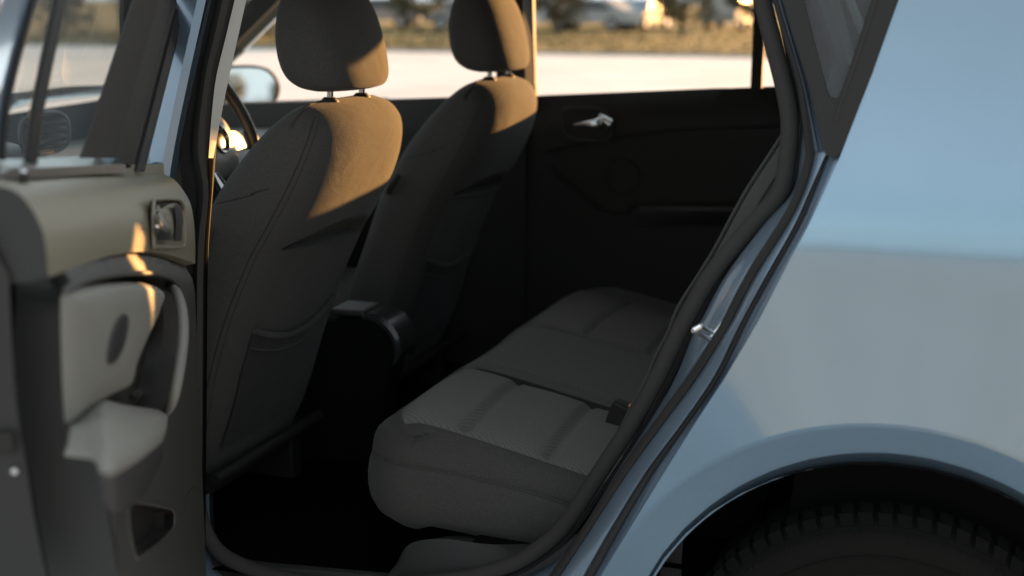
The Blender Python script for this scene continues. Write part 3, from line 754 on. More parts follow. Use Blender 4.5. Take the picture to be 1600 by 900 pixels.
# parcel shelf + rear interior
bm = bmesh.new(); grid(bm, [[Vector((x, y, 1.0)) for y in (.12, W-.12)] for x in (-.05, .8)]); grid(bm, [[Vector((x, y, z)) for y in (.1, W-.1)] for x, z in ((.82, 1.0), (.85, .5))]); part('parcel_shelf', bm, 'floor')
bm = bmesh.new() # far rear quarter trim, with hole for far quarter window
plate(bm, [(-.24, .45), (-.24, 1.08), (-.30, 1.25), (-.34, 1.37), (.6, 1.38), (.8, 1.0), (.8, .45)], [[(-.105, 1.11), (-.155, 1.26), (-.06, 1.28), (-.02, 1.26), (-.08, 1.11)]], lambda x, z: Vector((x, 1.60-.25*max(0, z-1), z)), step=.08); part('quarter_trim', bm, 'black')
bm = bmesh.new()
plate(bm, [(-.16, .36), (-.11, .9), (-.10, 1.06), (.0, 1.10), (.08, 1.3), (.05, 1.38), (.6, 1.38), (.8, 1.0), (.8, .36)], [], lambda x, z: Vector((x, .13+.3*max(0, z-1), z)), step=.08); part('quarter_trim', bm, 'floor')

# ------------------------------------------------------------------ front seats
def seat_loft(levels, n=36, e=3.2):
    """levels: (z, x_front, x_rear, y_half, lean) -> closed rounded-box loft in local coords around y=0"""
    rows = []
    for z, xf, xr, hy, ee in levels:
        rows.append([Vector((x, y, z)) for x, y in superell((xf+xr)/2, 0, (xr-xf)/2, hy, ee, n)])
    return rows
def make_front_seat(label):
    s = empty('front_seat', (0, 0, 0)); s['label'] = label
    # backrest. local origin: x as world x, y centred, z world
    LV = [(.40, -1.28, -1.185, .19, 3.0), (.46, -1.30, -1.158, .208, 3.2), (.54, -1.31, -1.128, .216, 3.5), (.62, -1.29, -1.105, .220, 3.8), (.72, -1.25, -1.070, .222, 4.0), (.82, -1.215, -1.022, .222, 4.0), (.85, -1.201, -1.004, .221, 4.0), (.88, -1.185, -.985, .220, 4.0),
          (.94, -1.150, -.952, .214, 4.0), (.99, -1.112, -.934, .206, 3.8), (1.03, -1.078, -.928, .196, 3.4), (1.055, -1.052, -.934, .182, 3.0), (1.072, -1.03, -.948, .160, 2.6), (1.080, -1.012, -.966, .125, 2.2), (1.083, -1.0, -.98, .07, 2.0)]
    rows = []
    L2 = curve_n([Vector(l) for l in [(a, b, c, d, e_) for a, b, c, d, e_ in LV]], 64) if False else None
    # interpolate levels
    def cat(a, b, c, d, t): return .5*((2*b)+(c-a)*t+(2*a-5*b+4*c-d)*t*t+(3*b-a-3*c+d)*t**3)
    lv = []
    for i in range(len(LV)-1):
        p0 = LV[max(0, i-1)]; p1 = LV[i]; p2 = LV[i+1]; p3 = LV[min(len(LV)-1, i+2)]
        for k in range(12): lv.append([cat(a, b, c, d, k/12) for a, b, c, d in zip(p0, p1, p2, p3)])
    lv.append(list(LV[-1]))
    n = 96
    for z, xf, xr, hy, ee in lv:
        row = []
        for x, y in superell((xf+xr)/2, 0, (xr-xf)/2, hy, ee, n):
            q = y/hy
            if x > (xf+xr)/2:      # rear face: shallow hollow between side bolsters below z=.88
                zt_ = .868-.040*q*q; zb_ = .828-.012*q; qq = max(0, 1-(abs(q)/.80)**8)
                def sm(v): v = min(1, max(0, v)); return v*v*(3-2*v)
                x -= qq*(.034*sm((zt_-z)/.010)*sm((z-zb_+.004)/.008)+.010*sm((zb_-z)/.02)*(1 if z < zb_ else 0))
                x -= .012*(abs(q)**2.5)                      # rounded in plan
                zz = .90-.018*(q*q)
            else: x += .03*max(0, 1-(q/.75)**4)*(1 if z < 1.0 else 0)      # front hollow between bolsters
            row.append(Vector((x, y, z)))
        rows.append(row)
    bm = bmesh.new(); V = grid(bm, rows, closed_v=True); capend(bm, V[0][::-1]); capend(bm, V[-1])
    bk = obj('backrest', bm, 'fabric', s, sharp=0)
    # seams
    bm = bmesh.new()
    def sf(z, side_, frac):   # point on side/rear surface
        for i in range(len(lv)-1):
            if lv[i][0] <= z <= lv[i+1][0]: break
        t = (z-lv[i][0])/max(1e-6, lv[i+1][0]-lv[i][0]); z0, xf, xr, hy, ee = [a+(b-a)*t for a, b in zip(lv[i], lv[i+1])]
        x = xf+(xr-xf)*frac; u = abs((x-(xf+xr)/2)/((xr-xf)/2)); y = hy*(1-u**ee)**(1/ee)
        return Vector((x+(0 if frac < .5 else -.012*(y/hy)**2.5), side_*y, z))
    for sd_ in (-1, 1):
        tube(bm, [sf(z/1000, sd_, .80)+Vector((0, sd_*.0004, 0)) for z in range(500, 1068, 6)], .0011, 5)
        tube(bm, [sf(z/1000, sd_, .84) for z in range(500, 1068, 6)], .0008, 5)
        tube(bm, [sf(.915+.0008*i, sd_, .16+.5*i/40)+Vector((0, sd_*.0002, 0)) for i in range(41)], .0009, 5)
    obj('seam', bm, 'fabric_d', bk)
    # pocket: panel bulging proud with an elastic lip
    bm = bmesh.new(); rows = []
    def rx(z):
        for i in range(len(lv)-1):
            if lv[i][0] <= z <= lv[i+1][0]: break
        t = (z-lv[i][0])/(lv[i+1][0]-lv[i][0]); return lv[i][2]+(lv[i+1][2]-lv[i][2])*t
    for j in range(15):
        v = j/14; row = []
        for i in range(25):
            q = -1+2*i/24; zt = .655+.035*q*q; z = .47+(zt-.47)*v
            x = rx(z)-.010-.012*abs(q*.74)**2.5+.011*math.cos(q*1.45)*(.35+.65*v)
            row.append(Vector((x, q*.158, z)))
        rows.append(row)
    grid(bm, rows); grid(bm, [rows[-1], [p+Vector((-.016, 0, -.004)) for p in rows[-1]]]); pk = obj('seat_pocket', bm, 'fabric_d', s, sharp=0)
    bm = bmesh.new(); tube(bm, [p+Vector((.001, 0, 0)) for p in rows[-1]], .0055, 8); tube(bm, [p+Vector((.0015, 0, 0)) for p in [r for r in rows[-3]]], .0018, 6)
    obj('pocket_lip', bm, 'fabric', pk)
    # recessed panel shadow gap: bulged rim above hollow
    # cushion
    bm = bmesh.new()
    lvc = [(.40, -1.66, -1.24, .20, 5), (.46, -1.70, -1.22, .22, 5), (.52, -1.71, -1.20, .225, 4), (.56, -1.69, -1.20, .22, 3.5), (.585, -1.63, -1.22, .20, 3)]
    V = grid(bm, seat_loft(lvc, 48), closed_v=True); capend(bm, V[0][::-1]); capend(bm, V[-1]); obj('cushion', bm, 'fabric', s, sharp=0)
    # rails/base
    bm = bmesh.new(); box(bm, (-1.42, -.17, .35), (.46, .04, .1)); box(bm, (-1.42, .17, .35), (.46, .04, .1)); box(bm, (-1.22, 0, .40), (.05, .4, .05))
    obj('seat_base', bm, 'black', s, bevel=.006)
    bm = bmesh.new(); tube(bm, [Vector((-1.16, -.20, .425)), Vector((-1.145, .18, .438))], .012, 10); obj('cross_tube', bm, 'rubber', s)
    # recliner handle tab
    bm = bmesh.new(); tube(bm, [Vector((-1.165, -.222, .842)), Vector((-1.15, -.232, .86)), Vector((-1.135, -.228, .884))], [.006, .008, .006], 8, flat=.6, axis=(0, 1, 0)); obj('fold_lever', bm, 'black', s)
    # headrest
    hr = empty('headrest', parent=s)
    LH = [(z_+.009, *r_) for z_, *r_ in [(1.090, -1.02, -.952, .095, 2.6), (1.096, -1.042, -.937, .112, 3.0), (1.112, -1.062, -.932, .122, 3.4), (1.14, -1.073, -.936, .128, 3.6), (1.18, -1.077, -.945, .130, 3.6), (1.22, -1.073, -.958, .127, 3.4), (1.25, -1.065, -.972, .118, 3.0), (1.272, -1.05, -.985, .10, 2.6), (1.285, -1.03, -.998, .06, 2.2)]]
    lh = []
    for i in range(len(LH)-1):
        p0 = LH[max(0, i-1)]; p1 = LH[i]; p2 = LH[i+1]; p3 = LH[min(len(LH)-1, i+2)]
        for k in range(5): lh.append([cat(a, b, c, d, k/5) for a, b, c, d in zip(p0, p1, p2, p3)])
    lh.append(list(LH[-1])); rows = []
    for z, xf, xr, hy, ee in lh:
        rows.append([Vector((x-(.008*(abs(y)/hy)**2 if x > (xf+xr)/2 else 0), y, z)) for x, y in superell((xf+xr)/2, 0, (xr-xf)/2, hy, ee, 64)])
    bm = bmesh.new(); V = grid(bm, rows, closed_v=True); capend(bm, V[0][::-1]); capend(bm, V[-1]); obj('cushion', bm, 'fabric', hr, sharp=0)
    for y in (-.065, .065):
        bm = bmesh.new(); tube(bm, [Vector((-.987, y, 1.06)), Vector((-.985, y, 1.115))], .0055, 12); obj('post', bm, 'chrome', hr)
        bm = bmesh.new(); tube(bm, [Vector((-.987, y, 1.074)), Vector((-.987, y, 1.082)), Vector((-.987, y, 1.088))], [.017, .016, .010], 14); obj('post_guide', bm, 'black', hr)
    return s
def place_seat(s, x, y, z=0):
    s.parent = car; s.location = Vector((x, y, z))+Vector((.8, -.88, 0))
seatA = make_front_seat('near front seat in charcoal cloth, its back catching orange sun')
place_seat(seatA, 0, .515)
def copy_tree(o, parent):
    c = o.copy(); COL.objects.link(c); c.parent = parent
    for ch in list(o.children): copy_tree(ch, c)
    return c
seatB = copy_tree(seatA, car); seatB['label'] = 'far front seat in charcoal cloth beside the centre console'
place_seat(seatB, .026, 1.26)

# ------------------------------------------------------------------ rear bench
bench = sub('rear_seat', label='grey cloth rear bench with woven seat panels')
YN, YF = .215, 1.585
def xf_(y):   # front edge of the top surface
    b = -.806-.042*(y-.2)
    if .66 < y < 1.04: b += .012*math.sin(math.pi*(y-.66)/.38)
    if y < YN+.085: q = (YN+.085-y)/.085; b += .075*(1-math.sqrt(max(0, 1-q*q)))
    if y > YF-.10: q = (y-YF+.10)/.10; b += .09*(1-math.sqrt(max(0, 1-q*q)))
    return b
def top_z(x, y):
    d = max(0, x-xf_(y))
    z = .603-.03*(y-.2)-.22*max(0, d-.04)-.02*math.exp(-(d/.03)**1.0)
    pad = 0
    for y0, y1 in ((.245, .60), (1.09, 1.50)):
        if y0 < y < y1: q = (y-y0)/(y1-y0); pad = max(pad, .012*(math.sin(math.pi*q))**.5)
    z += pad*min(1, d/.03)
    if .665 < y < 1.04: q = (y-.665)/.375; z += (.004+.06*min(.35, max(0, d-.02)))*max(0, math.sin(math.pi*q))**.35
    for gy, wd, dp in ((.240, .005, .005), (.606, .010, .024), (.625, .02, .016), (1.037, .010, .014), (1.085, .008, .012), (1.515, .007, .008)):
        z -= dp*math.exp(-((y-gy)/wd)**2)*min(1, d/.03)
    if .245 < y < .60:
        for gx_, dp in ((-.668, .011), (-.530, .011)): z -= dp*math.exp(-((x-gx_+.06*(y-.24))/.0075)**2)*min(1, (y-.245)/.02)*min(1, (.60-y)/.02)
        z += .006*abs(math.sin(math.pi*(x+.668)/.138))**.5*min(1, (y-.245)/.03)*min(1, (.60-y)/.03)*min(1, d/.05)
    if 1.09 < y < 1.5:
        for gx_, dp in ((-.70, .010), (-.56, .010)): z -= dp*math.exp(-((x-gx_)/.0075)**2)
    if y < YN+.02: z -= .006*((YN+.02-y)/.02)**2
    return z
ys = []
y = YN
while y < YF:
    ys.append(y); y += .0018 if y < YN+.02 else .004 if (y < .27 or .57 < y < .68 or 1.0 < y < 1.12 or 1.49 < y) else .012
ys.append(YF)
rows = []
for y in ys:
    xe = xf_(y); rows.append([Vector((x, y, top_z(x, y))) for x in [xe+(-.30-xe)*(i/110)**1.3 for i in range(111)]])
bm = bmesh.new(); V = grid(bm, rows)
loop = [p.copy() for p in rows[0][::-1]]+[r[0].copy() for r in rows[1:]]
loop = resample(loop, 320)
nrm_ = []
for i, p in enumerate(loop):
    t = loop[min(len(loop)-1, i+4)]-loop[max(0, i-4)]; t.z = 0; t.normalize(); nrm_.append(Vector((t.y, -t.x, 0)))
if nrm_[5].y > 0: nrm_ = [-n for n in nrm_]
zs_ = [sum(loop[max(0, min(len(loop)-1, i+k))].z for k in range(-30, 31))/61 for i in range(len(loop))]
def ringo(o, dz):
    k = min(1, max(0, o/.024)); return [Vector((p.x+n.x*o, p.y+n.y*o, p.z*(1-k)+z_*k+dz)) for p, n, z_ in zip(loop, nrm_, zs_)]
RINGS = [(0, 0), (.006, -.0015), (.013, -.005), (.020, -.012), (.0245, -.021), (.027, -.032), (.0275, -.040), (.0255, -.0425), (.0285, -.045), (.033, -.060), (.036, -.080), (.036, -.10), (.032, -.12), (.022, -.138), (.006, -.150), (-.03, -.158)]
grid(bm, [ringo(o, dz) for o, dz in RINGS])
bmesh.ops.remove_doubles(bm, verts=bm.verts, dist=.0004)
for f in bm.faces:
    c = f.calc_center_median()
    if ((.240 < c.y < .602) or (1.09 < c.y < 1.51)) and c.x > xf_(c.y)+.022 and c.z > top_z(c.x, c.y)-.01: f.material_index = 1
    elif .598 < c.y < .645 and c.x > xf_(c.y)+.02: f.material_index = 2
    elif c.x > xf_(c.y)+.002 and c.z > top_z(c.x, c.y)-.01 and c.y > .3: f.material_index = 3
part('cushion', bm, ['side', 'insert', 'fabric_d', 'centre'], bench, sharp=0)
def surf(x, y, dz=.0): return Vector((x, y, top_z(x, y)+dz))
bm = bmesh.new(); tube(bm, ringo(.0268, -.0425), .0018, 6); part('piping', bm, 'side', bench)
bm = bmesh.new()
def stitches(path, ln=.005, gap=.004, r0=.0007):
    P = resample(path, max(4, int(sum((b-a).length for a, b in zip(path, path[1:]))/(ln+gap))))
    for a, b in zip(P, P[1:]): tube(bm, [a, a.lerp(b, ln/(ln+gap))], r0, 4)
stitches([surf(x, YN+.022, .0006) for x in [xf_(YN+.022)+.07+.01*i for i in range(38)]])
part('top_stitching', bm, 'stitch', bench)
bm = bmesh.new(); stitches([q+Vector((0, 0, -.006)) for q in ringo(.0275, -.040)][:230]); part('side_stitching', bm, 'stitch', bench)
bm = bmesh.new(); stitches([surf(x, .672, .0006) for x in [-.76+.01*i for i in range(40)]]); part('centre_stitching', bm, 'stitch', bench)
# base below the cushion
bm = bmesh.new()
bl = curve_n([Vector((-.62, .19, .42)), Vector((-.70, .20, .40)), Vector((-.735, .30, .40)), Vector((-.74, .6, .40)), Vector((-.74, 1.55, .40))], 40)
br = curve_n([Vector((-.40, .13, .36)), Vector((-.60, .14, .34)), Vector((-.69, .22, .31)), Vector((-.70, .6, .31)), Vector((-.70, 1.58, .31))], 40)
tp = [p+Vector((.05, .03, .04)) for p in bl]
grid(bm, [tp, bl, mids(bl, br, .5, .01), br]); part('seat_plinth', bm, 'floor', bench)
bm = bmesh.new()
pa = curve_n([at(x, y, y=.16) for x, y in ((620, 880), (640, 850), (690, 842), (760, 850), (840, 850), (880, 830))], 30)
pb = curve_n([at(x, y, y=.125) for x, y in ((600, 905), (640, 912), (700, 905), (770, 890), (830, 868), (900, 820))], 30)
grid(bm, [[p+Vector((.02, .05, -.01)) for p in pa], pa, mids(pa, pb, .5, .0), pb, [p+Vector((0, 0, -.05)) for p in pb]]); part('side_cover', bm, 'trim', bench)
# rear backrest
LB = [at(x, y, y=.2) for x, y in ((1222, 212), (1204, 240), (1170, 292), (1144, 338), (1118, 387), (1089, 434), (1060, 480), (1045, 518), (1026, 555), (1010, 592), (985, 640), (955, 700))]
LBc = curve_n(LB, 40); rows = []
cols = [(.0, .10, -.055), (.0, .05, -.06), (.0, .015, -.045), (0, 0, -.02), (0, .0, .0), (0, .012, .03), (0, .035, .06)]
yy = [.15, .145, .155, .175, .2, .24, .28, .4, .6, .66, .72, .88, 1.05, 1.1, 1.25, 1.5, 1.58, 1.62]
xo = [.15, .09, .045, .015, 0, .006, .035, .045, .045, .055, .045, .04, .045, .055, .045, .045, .01, .05]
for p in LBc: rows.append([Vector((p.x+dx, y_, p.z)) for y_, dx in zip(yy, xo)])
tp1 = [Vector((q.x+.02, q.y, q.z+.02)) for q in rows[0]]; tp2 = [Vector((q.x+.07, q.y, q.z+.03)) for q in rows[0]]; tp3 = [Vector((q.x+.12, q.y, q.z+.0)) for q in rows[0]]; tp4 = [Vector((q.x+.12, q.y, q.z-.4)) for q in rows[0]]
rows = [tp4, tp3, tp2, tp1]+rows
bm = bmesh.new(); grid(bm, rows); part('backrest', bm, 'fabric', bench, sharp=0, subsurf=1)
bm = bmesh.new(); tube(bm, [p+Vector((0, -.002, 0)) for p in LBc], .003, 6); part('piping', bm, 'side', bench)
bm = bmesh.new(); tube(bm, [Vector((p.x+.03, .158, p.z)) for p in LBc], .002, 6); tube(bm, [Vector((p.x+.06, .149, p.z)) for p in LBc], .002, 6); part('bolster_seam', bm, 'fabric_d', bench)
for yc in (.42, 1.34):
    bm = bmesh.new(); V = grid(bm, [[Vector((x, y_+yc, z)) for x, y_ in superell(cx, 0, a, b, e, 40)] for z, cx, a, b, e in ((1.09, -.10, .02, .08, 2.5), (1.095, -.10, .04, .11, 3), (1.13, -.10, .045, .125, 3.4), (1.17, -.095, .042, .12, 3.2), (1.195, -.09, .033, .10, 2.8), (1.205, -.088, .015, .06, 2.2))], closed_v=True)
    capend(bm, V[-1]); capend(bm, V[0][::-1]); part('headrest', bm, 'fabric', bench, sharp=0)
# belt buckles at the back of the cushion
bk = sub('seat_belt_buckle')
bm = bmesh.new(); c0 = at(970, 655, y=.5); box(bm, c0, (.045, .03, .06), Matrix.Rotation(R(20), 3, 'Y')); part('housing', bm, 'black', bk, bevel=.006)
bm = bmesh.new(); box(bm, at(981, 634, y=.5), (.012, .016, .004)); part('release_button', bm, 'amber', bk, bevel=.001)
bm = bmesh.new(); box(bm, at(973, 648, y=.49), (.006, .008, .012)); part('latch_plate', bm, 'chrome', bk, bevel=.001)

# ------------------------------------------------------------------ centre console
con = sub('centre_console')
bm = bmesh.new()
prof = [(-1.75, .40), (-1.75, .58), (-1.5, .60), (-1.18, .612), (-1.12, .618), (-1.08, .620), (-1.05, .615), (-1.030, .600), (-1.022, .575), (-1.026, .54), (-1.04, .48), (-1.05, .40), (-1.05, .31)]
P2 = [p for p in cr([Vector(p) for p in prof], 5)]
def con_rows(y0, y1, inset=0): return
rows = []
for yv, k in ((.797, .0), (.799, .6), (.806, .9), (.815, 1.0), (.83, 1.0), (.862, 1.0), (.870, .9), (.876, .6), (.878, 0)):
    rows.append([Vector((p.x-.012*(1-k), yv, p.y-.012*(1-k))) for p in P2])
V = grid(bm, rows)
for r_ in (V[0], V[-1]):
    extra = [bm.verts.new((r_[0].co.x, r_[0].co.y, .31))]; capend(bm, r_+extra)
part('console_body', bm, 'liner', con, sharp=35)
bm = bmesh.new()
cap = [(-1.082, .631), (-1.055, .628), (-1.030, .613), (-1.012, .588), (-1.008, .558), (-1.014, .536)]
C2 = cr([Vector(p) for p in cap], 6); rows = [[Vector((p.x-(.006 if e_ else 0), yv, p.y-(.006 if e_ else 0))) for p in C2] for yv, e_ in ((.790, 1), (.794, 0), (.881, 0), (.885, 1))]
grid(bm, rows); rr2 = [[Vector((p.x-.012, yv, p.y-.012)) for p in C2] for yv in (.790, .885)]; grid(bm, [rows[0], rr2[0]]); grid(bm, [rows[-1], rr2[1]])
part('console_end_cap', bm, mat('gloss_black_cap', (.03, .03, .03), .22), con, label='glossy rounded rear end cap')
bm = bmesh.new(); box(bm, (-1.125, .838, .628), (.075, .088, .014)); part('armrest_lid', bm, 'doorlow', con, bevel=.005)

# ------------------------------------------------------------------ dashboard, steering wheel
dsh = sub('dashboard')
bm = bmesh.new()
prof = [(-2.16, .975), (-1.95, .995), (-1.66, 1.005), (-1.57, 1.0), (-1.53, .985), (-1.515, .93), (-1.53, .86), (-1.60, .75), (-1.66, .62), (-1.75, .45)]
P3 = cr([Vector(p) for p in prof], 5); rows = []
for i in range(31):
    y = .09+(W-.18)*i/30; hood_ = .0*math.exp(-((y-.54)/.17)**4)
    dq = min(1, max(0, (y-.34)/.22)); dq = .085*dq*dq*(3-2*dq)
    rows.append([Vector((p.x+(-.02*((y-.88)/.8)**2), y, -dq*(1 if p.y > .9 else .3)+ p.y+hood_*math.exp(-((p.x+1.84)/.09)**2)*(1 if p.y > .95 else 0))) for p in P3])
grid(bm, rows); part('dashboard_body', bm, 'dash', dsh, sharp=50)
vc_ = at(72, 208, x=-1.515)
for (y0, z0) in ((vc_.y, vc_.z), (.80, .87), (.96, .87), (1.50, .87)):
    v = sub('air_vent', dsh)
    bm = bmesh.new(); ring = [Vector((-1.517, y0+a, z0+b)) for a, b in superell(0, 0, .070, .036, 3, 24)]
    tube(bm, ring, .004, 6, closed=True); part('vent_frame', bm, 'trim', v)
    bm = bmesh.new(); box(bm, (-1.523, y0, z0), (.01, .11, .062)); part('vent_cavity', bm, 'black', v)
    bm = bmesh.new()
    for k in range(4): box(bm, (-1.515, y0, z0-.021+.014*k), (.016, .105, .003), Matrix.Rotation(R(20), 3, 'Y'))
    part('vent_slats', bm, 'trim', v)
bm = bmesh.new(); box(bm, (-1.60, .88, .76), (.06, .2, .16)); part('radio_panel', bm, 'black', dsh, bevel=.008)
# wiper on the windscreen
bm = bmesh.new(); tube(bm, cr([Vector((-2.06, .25, 1.052)), Vector((-2.02, .6, 1.082)), Vector((-2.04, .95, 1.075))], 5), .006, 6); part('wiper_blade', bm, 'black')

st = sub('steering_wheel')
sc_ = Vector((-1.30, .565, .985)); sn = Vector((.93, 0, .36)).normalized(); sv = Vector((-.36, 0, .93)).normalized(); su = Vector((0, 1, 0))
bm = bmesh.new(); tube(bm, [sc_+(su*math.cos(t*math.pi/32)+sv*math.sin(t*math.pi/32))*.176 for t in range(64)], .0125, 12, closed=True); part('rim', bm, mat('wheel_leather', (.045, .043, .04), .3, bump=.2, bscale=300), st)
bm = bmesh.new()
V = grid(bm, [[sc_+sn*d+su*(a*k)+sv*(b*k) for a, b in superell(0, -.005, .075, .066, 2.6, 40)] for k, d in ((1.0, -.03), (1.04, -.005), (1.0, .012), (.9, .022), (.6, .03), (.3, .032))], closed_v=True); capend(bm, V[-1]); part('airbag_cover', bm, 'white', st)
bm = bmesh.new(); tube(bm, [sc_+sn*.034+(su*math.cos(t*math.pi/16)+sv*math.sin(t*math.pi/16))*.026 for t in range(32)], .0035, 8, closed=True)
V = grid(bm, [[sc_+sn*(.031+d)+(su*math.cos(t*math.pi/16)+sv*math.sin(t*math.pi/16))*r0 for t in range(32)] for r0, d in ((.024, 0), (.015, .002), (.004, .003))], closed_v=True); capend(bm, V[-1]); part('centre_emblem', bm, 'chrome', st)
for dv in ((1, -.02), (-1, -.02), (0, -1)):
    d3 = (su*dv[0]+sv*dv[1]).normalized(); pr_ = d3.cross(sn)
    bm = bmesh.new()
    grid(bm, [[sc_+d3*r0+pr_*w0+sn*n0 for w0, n0 in ((-h, -.012), (-h*.9, 0), (h*.9, 0), (h, -.012))] for r0, h in ((.06, .032), (.10, .022), (.14, .018), (.178, .02))]); part('spoke', bm, 'steel' if dv[0] else 'black', st)
bm = bmesh.new(); tube(bm, [sc_-sn*.02, sc_-sn*.2, sc_-sn*.42], [.05, .045, .05], 16); part('column', bm, 'black', st)
# stalk levers
bm = bmesh.new(); tube(bm, cr([at(336, 270, y=.5), at(345, 285, y=.5), at(356, 302, y=.5)], 4), [.004+.0008*i for i in range(9)], 8); part('column_stalk', bm, 'chrome', st)

# ------------------------------------------------------------------ open rear door (near)
TH = R(70); H0 = Vector((-1.02, .03, 0)); DU_ = Vector((math.cos(TH), -math.sin(TH), 0)); DN = Vector((math.sin(TH), math.cos(TH), 0))
def D(u, w_, z): return H0+DU_*u+DN*w_+Vector((0, 0, z))
def dU(px, py, u0):
    d = ray(px, py); s = ((H0+DU_*u0-CAM).dot(DU_))/d.dot(DU_); Q = CAM+d*s; return Q
def dW(px, py, w0):
    d = ray(px, py); s = ((H0+DN*w0-CAM).dot(DN))/d.dot(DN); return CAM+d*s
def wb(u): return .030+.045*(u-.1)/.76
def dT(px, py, off=0):   # on trim surface + offset towards the cabin side
    w0 = .05
    for _ in range(8): Q = dW(px, py, w0+off); u = (Q-H0).dot(DU_); w0 = wb(u)
    return Q
door = sub('open_rear_door', label='near rear door swung wide open, grey trim and window frame')
# upper roll
endp = [(-22, 292), (0, 292), (20, 297), (40, 313), (57, 340), (67, 363), (72, 393), (75, 427), (76, 434)]
hinp = [(197, 263), (215, 264), (240, 268), (267, 277), (283, 293), (297, 317), (303, 347), (305, 380), (305, 412)]
Ea = curve_n([dU(x, y, .86) for x, y in endp], 36); Ha = curve_n([dU(x, y, .1) for x, y in hinp], 36)
rows = []
lowline = [(76, 434), (110, 419), (150, 409), (200, 405), (250, 408), (305, 413)]
for i in range(25):
    t = i/24; row = [a.lerp(b, t) for a, b in zip(Ea, Ha)]
    rows.append(row)
# bend the lower edge up into the arch line
for i, row in enumerate(rows):
    t = i/24; arch = .020*math.sin(math.pi*t)
    for j, p in enumerate(row): p.z += arch*max(0, (j-18)/17)**2
bot = [r[-1]+DN*(-.018)+Vector((0, 0, -.004)) for r in rows]
for r, b in zip(rows, bot): r.append(b)
for r in rows: r.insert(0, r[0]-DN*.03+Vector((0, 0, -.012)))
rows_top = rows; bm = bmesh.new(); grid(bm, rows)
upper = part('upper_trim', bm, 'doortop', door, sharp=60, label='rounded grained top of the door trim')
# end caps of trim (facing the latch side)
bm = bmesh.new()
V = [bm.verts.new(p) for p in rows[0]]; low = [bm.verts.new(rows[0][-1]+DN*-.01), bm.verts.new(rows[0][0]+Vector((0, 0, -.09))-DN*.02)]
ecap = [p+DU_*.001 for p in rows[0]]
capend(bm, V+low)
part('trim_end', bm, 'darktrim', door)
# lower trim
def S_(v): v = min(1, max(0, v)); return v*v*(3-2*v)
UE = .812
zt = lambda u: .884+(1.018-.884)*(u-.1)/.76+.018*math.sin(math.pi*(u-.1)/.76)
def zA(u): return .735+.11*(u-.32)/.54
def wl(u, z): return wb(u)-.012+.012*min(1, max(0, (zt(u)-z)/.03))**.5+.020*S_((u-.30)/.45)*S_((zA(u)-z)/.03)
def lowfn(u, z): return D(u, wl(u, z), z)
def dL(px, py, off=0):
    w0 = .07
    for _ in range(12): Q = dW(px, py, w0+off); u = (Q-H0).dot(DU_); w0 = w0*.4+.6*wl(u, Q.z)
    return Q
recess = [Vector(p) for p in ((98, 462), (115, 446), (150, 434), (190, 428), (233, 427), (262, 433), (277, 446), (281, 470), (284, 520), (282, 560), (272, 610), (262, 640), (250, 660), (200, 690), (120, 700), (100, 690))]
rec3 = [dT(p.x, p.y) for p in recess]; rec_uz = [(min(UE-.006, (p-H0).dot(DU_)), p.z) for p in cr(rec3, 4, True)]
pock = [dL(x, y) for x, y in ((201, 792), (207, 785), (218, 784), (262, 793), (271, 800), (272, 816), (268, 830), (251, 847), (226, 866), (215, 872), (209, 863), (200, 820))]
pock_uz = [((p-H0).dot(DU_), p.z) for p in cr(pock, 3, True)]
outl = [(.1+(UE-.1)*i/16, zt(.1+(UE-.1)*i/16)) for i in range(17)]+[(UE, .80), (.80, .70), (.76, .58), (.70, .48), (.64, .40), (.1, .40)]
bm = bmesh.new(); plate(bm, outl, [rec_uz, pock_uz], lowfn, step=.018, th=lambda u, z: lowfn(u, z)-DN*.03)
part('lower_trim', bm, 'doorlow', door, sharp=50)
def loop3(pts, off): return [dT(p[0], p[1], off) for p in pts]
bm = bmesh.new()
L0 = [lowfn(u, z) for u, z in rec_uz]; cu = sum(u for u, z in rec_uz)/len(rec_uz); cz = sum(z for u, z in rec_uz)/len(rec_uz)
L1 = [lowfn(cu+(u-cu)*.97, cz+(z-cz)*.97)-DN*.012 for u, z in rec_uz]; L2_ = [lowfn(cu+(u-cu)*.9, cz+(z-cz)*.9)-DN*.035 for u, z in rec_uz]
V = grid(bm, [L0, L1, L2_], closed_v=True); capend(bm, V[-1]); part('recess', bm, 'black', door, sharp=60)
bm = bmesh.new(); tube(bm, curve_n([dT(x, y, .0) for x, y in ((102, 455), (115, 446), (150, 434), (190, 428), (233, 427), (262, 433), (277, 446))], 30), .003, 6); part('recess_rim', bm, 'doorlow', door)
# padded insert
padp = [(95, 470), (100, 460), (115, 452), (133, 447), (187, 441), (227, 443), (245, 449), (253, 460), (247, 476), (243, 489), (228, 520), (213, 553), (203, 580), (197, 604), (170, 618), (145, 632), (120, 648), (104, 662), (100, 640), (97, 580)]
P0_ = [dT(x, y, -.030) for x, y in padp]; ring0 = cr(P0_, 4, True); pc = sum(ring0, Vector())/len(ring0)
P1_ = [dT(x, y, -.004) for x, y in padp]; ring1 = cr(P1_, 4, True); pc1 = sum(ring1, Vector())/len(ring1)
bm = bmesh.new(); V = grid(bm, [ring0, ring1, [pc1+(p-pc1)*.95+DN*.006 for p in ring1], [pc1+(p-pc1)*.85+DN*.009 for p in ring1], [pc1+(p-pc1)*.5+DN*.010 for p in ring1], [pc1+(p-pc1)*.1+DN*.010 for p in ring1]], closed_v=True); capend(bm, V[-1]); part('padded_panel', bm, 'pad', door, sharp=50)
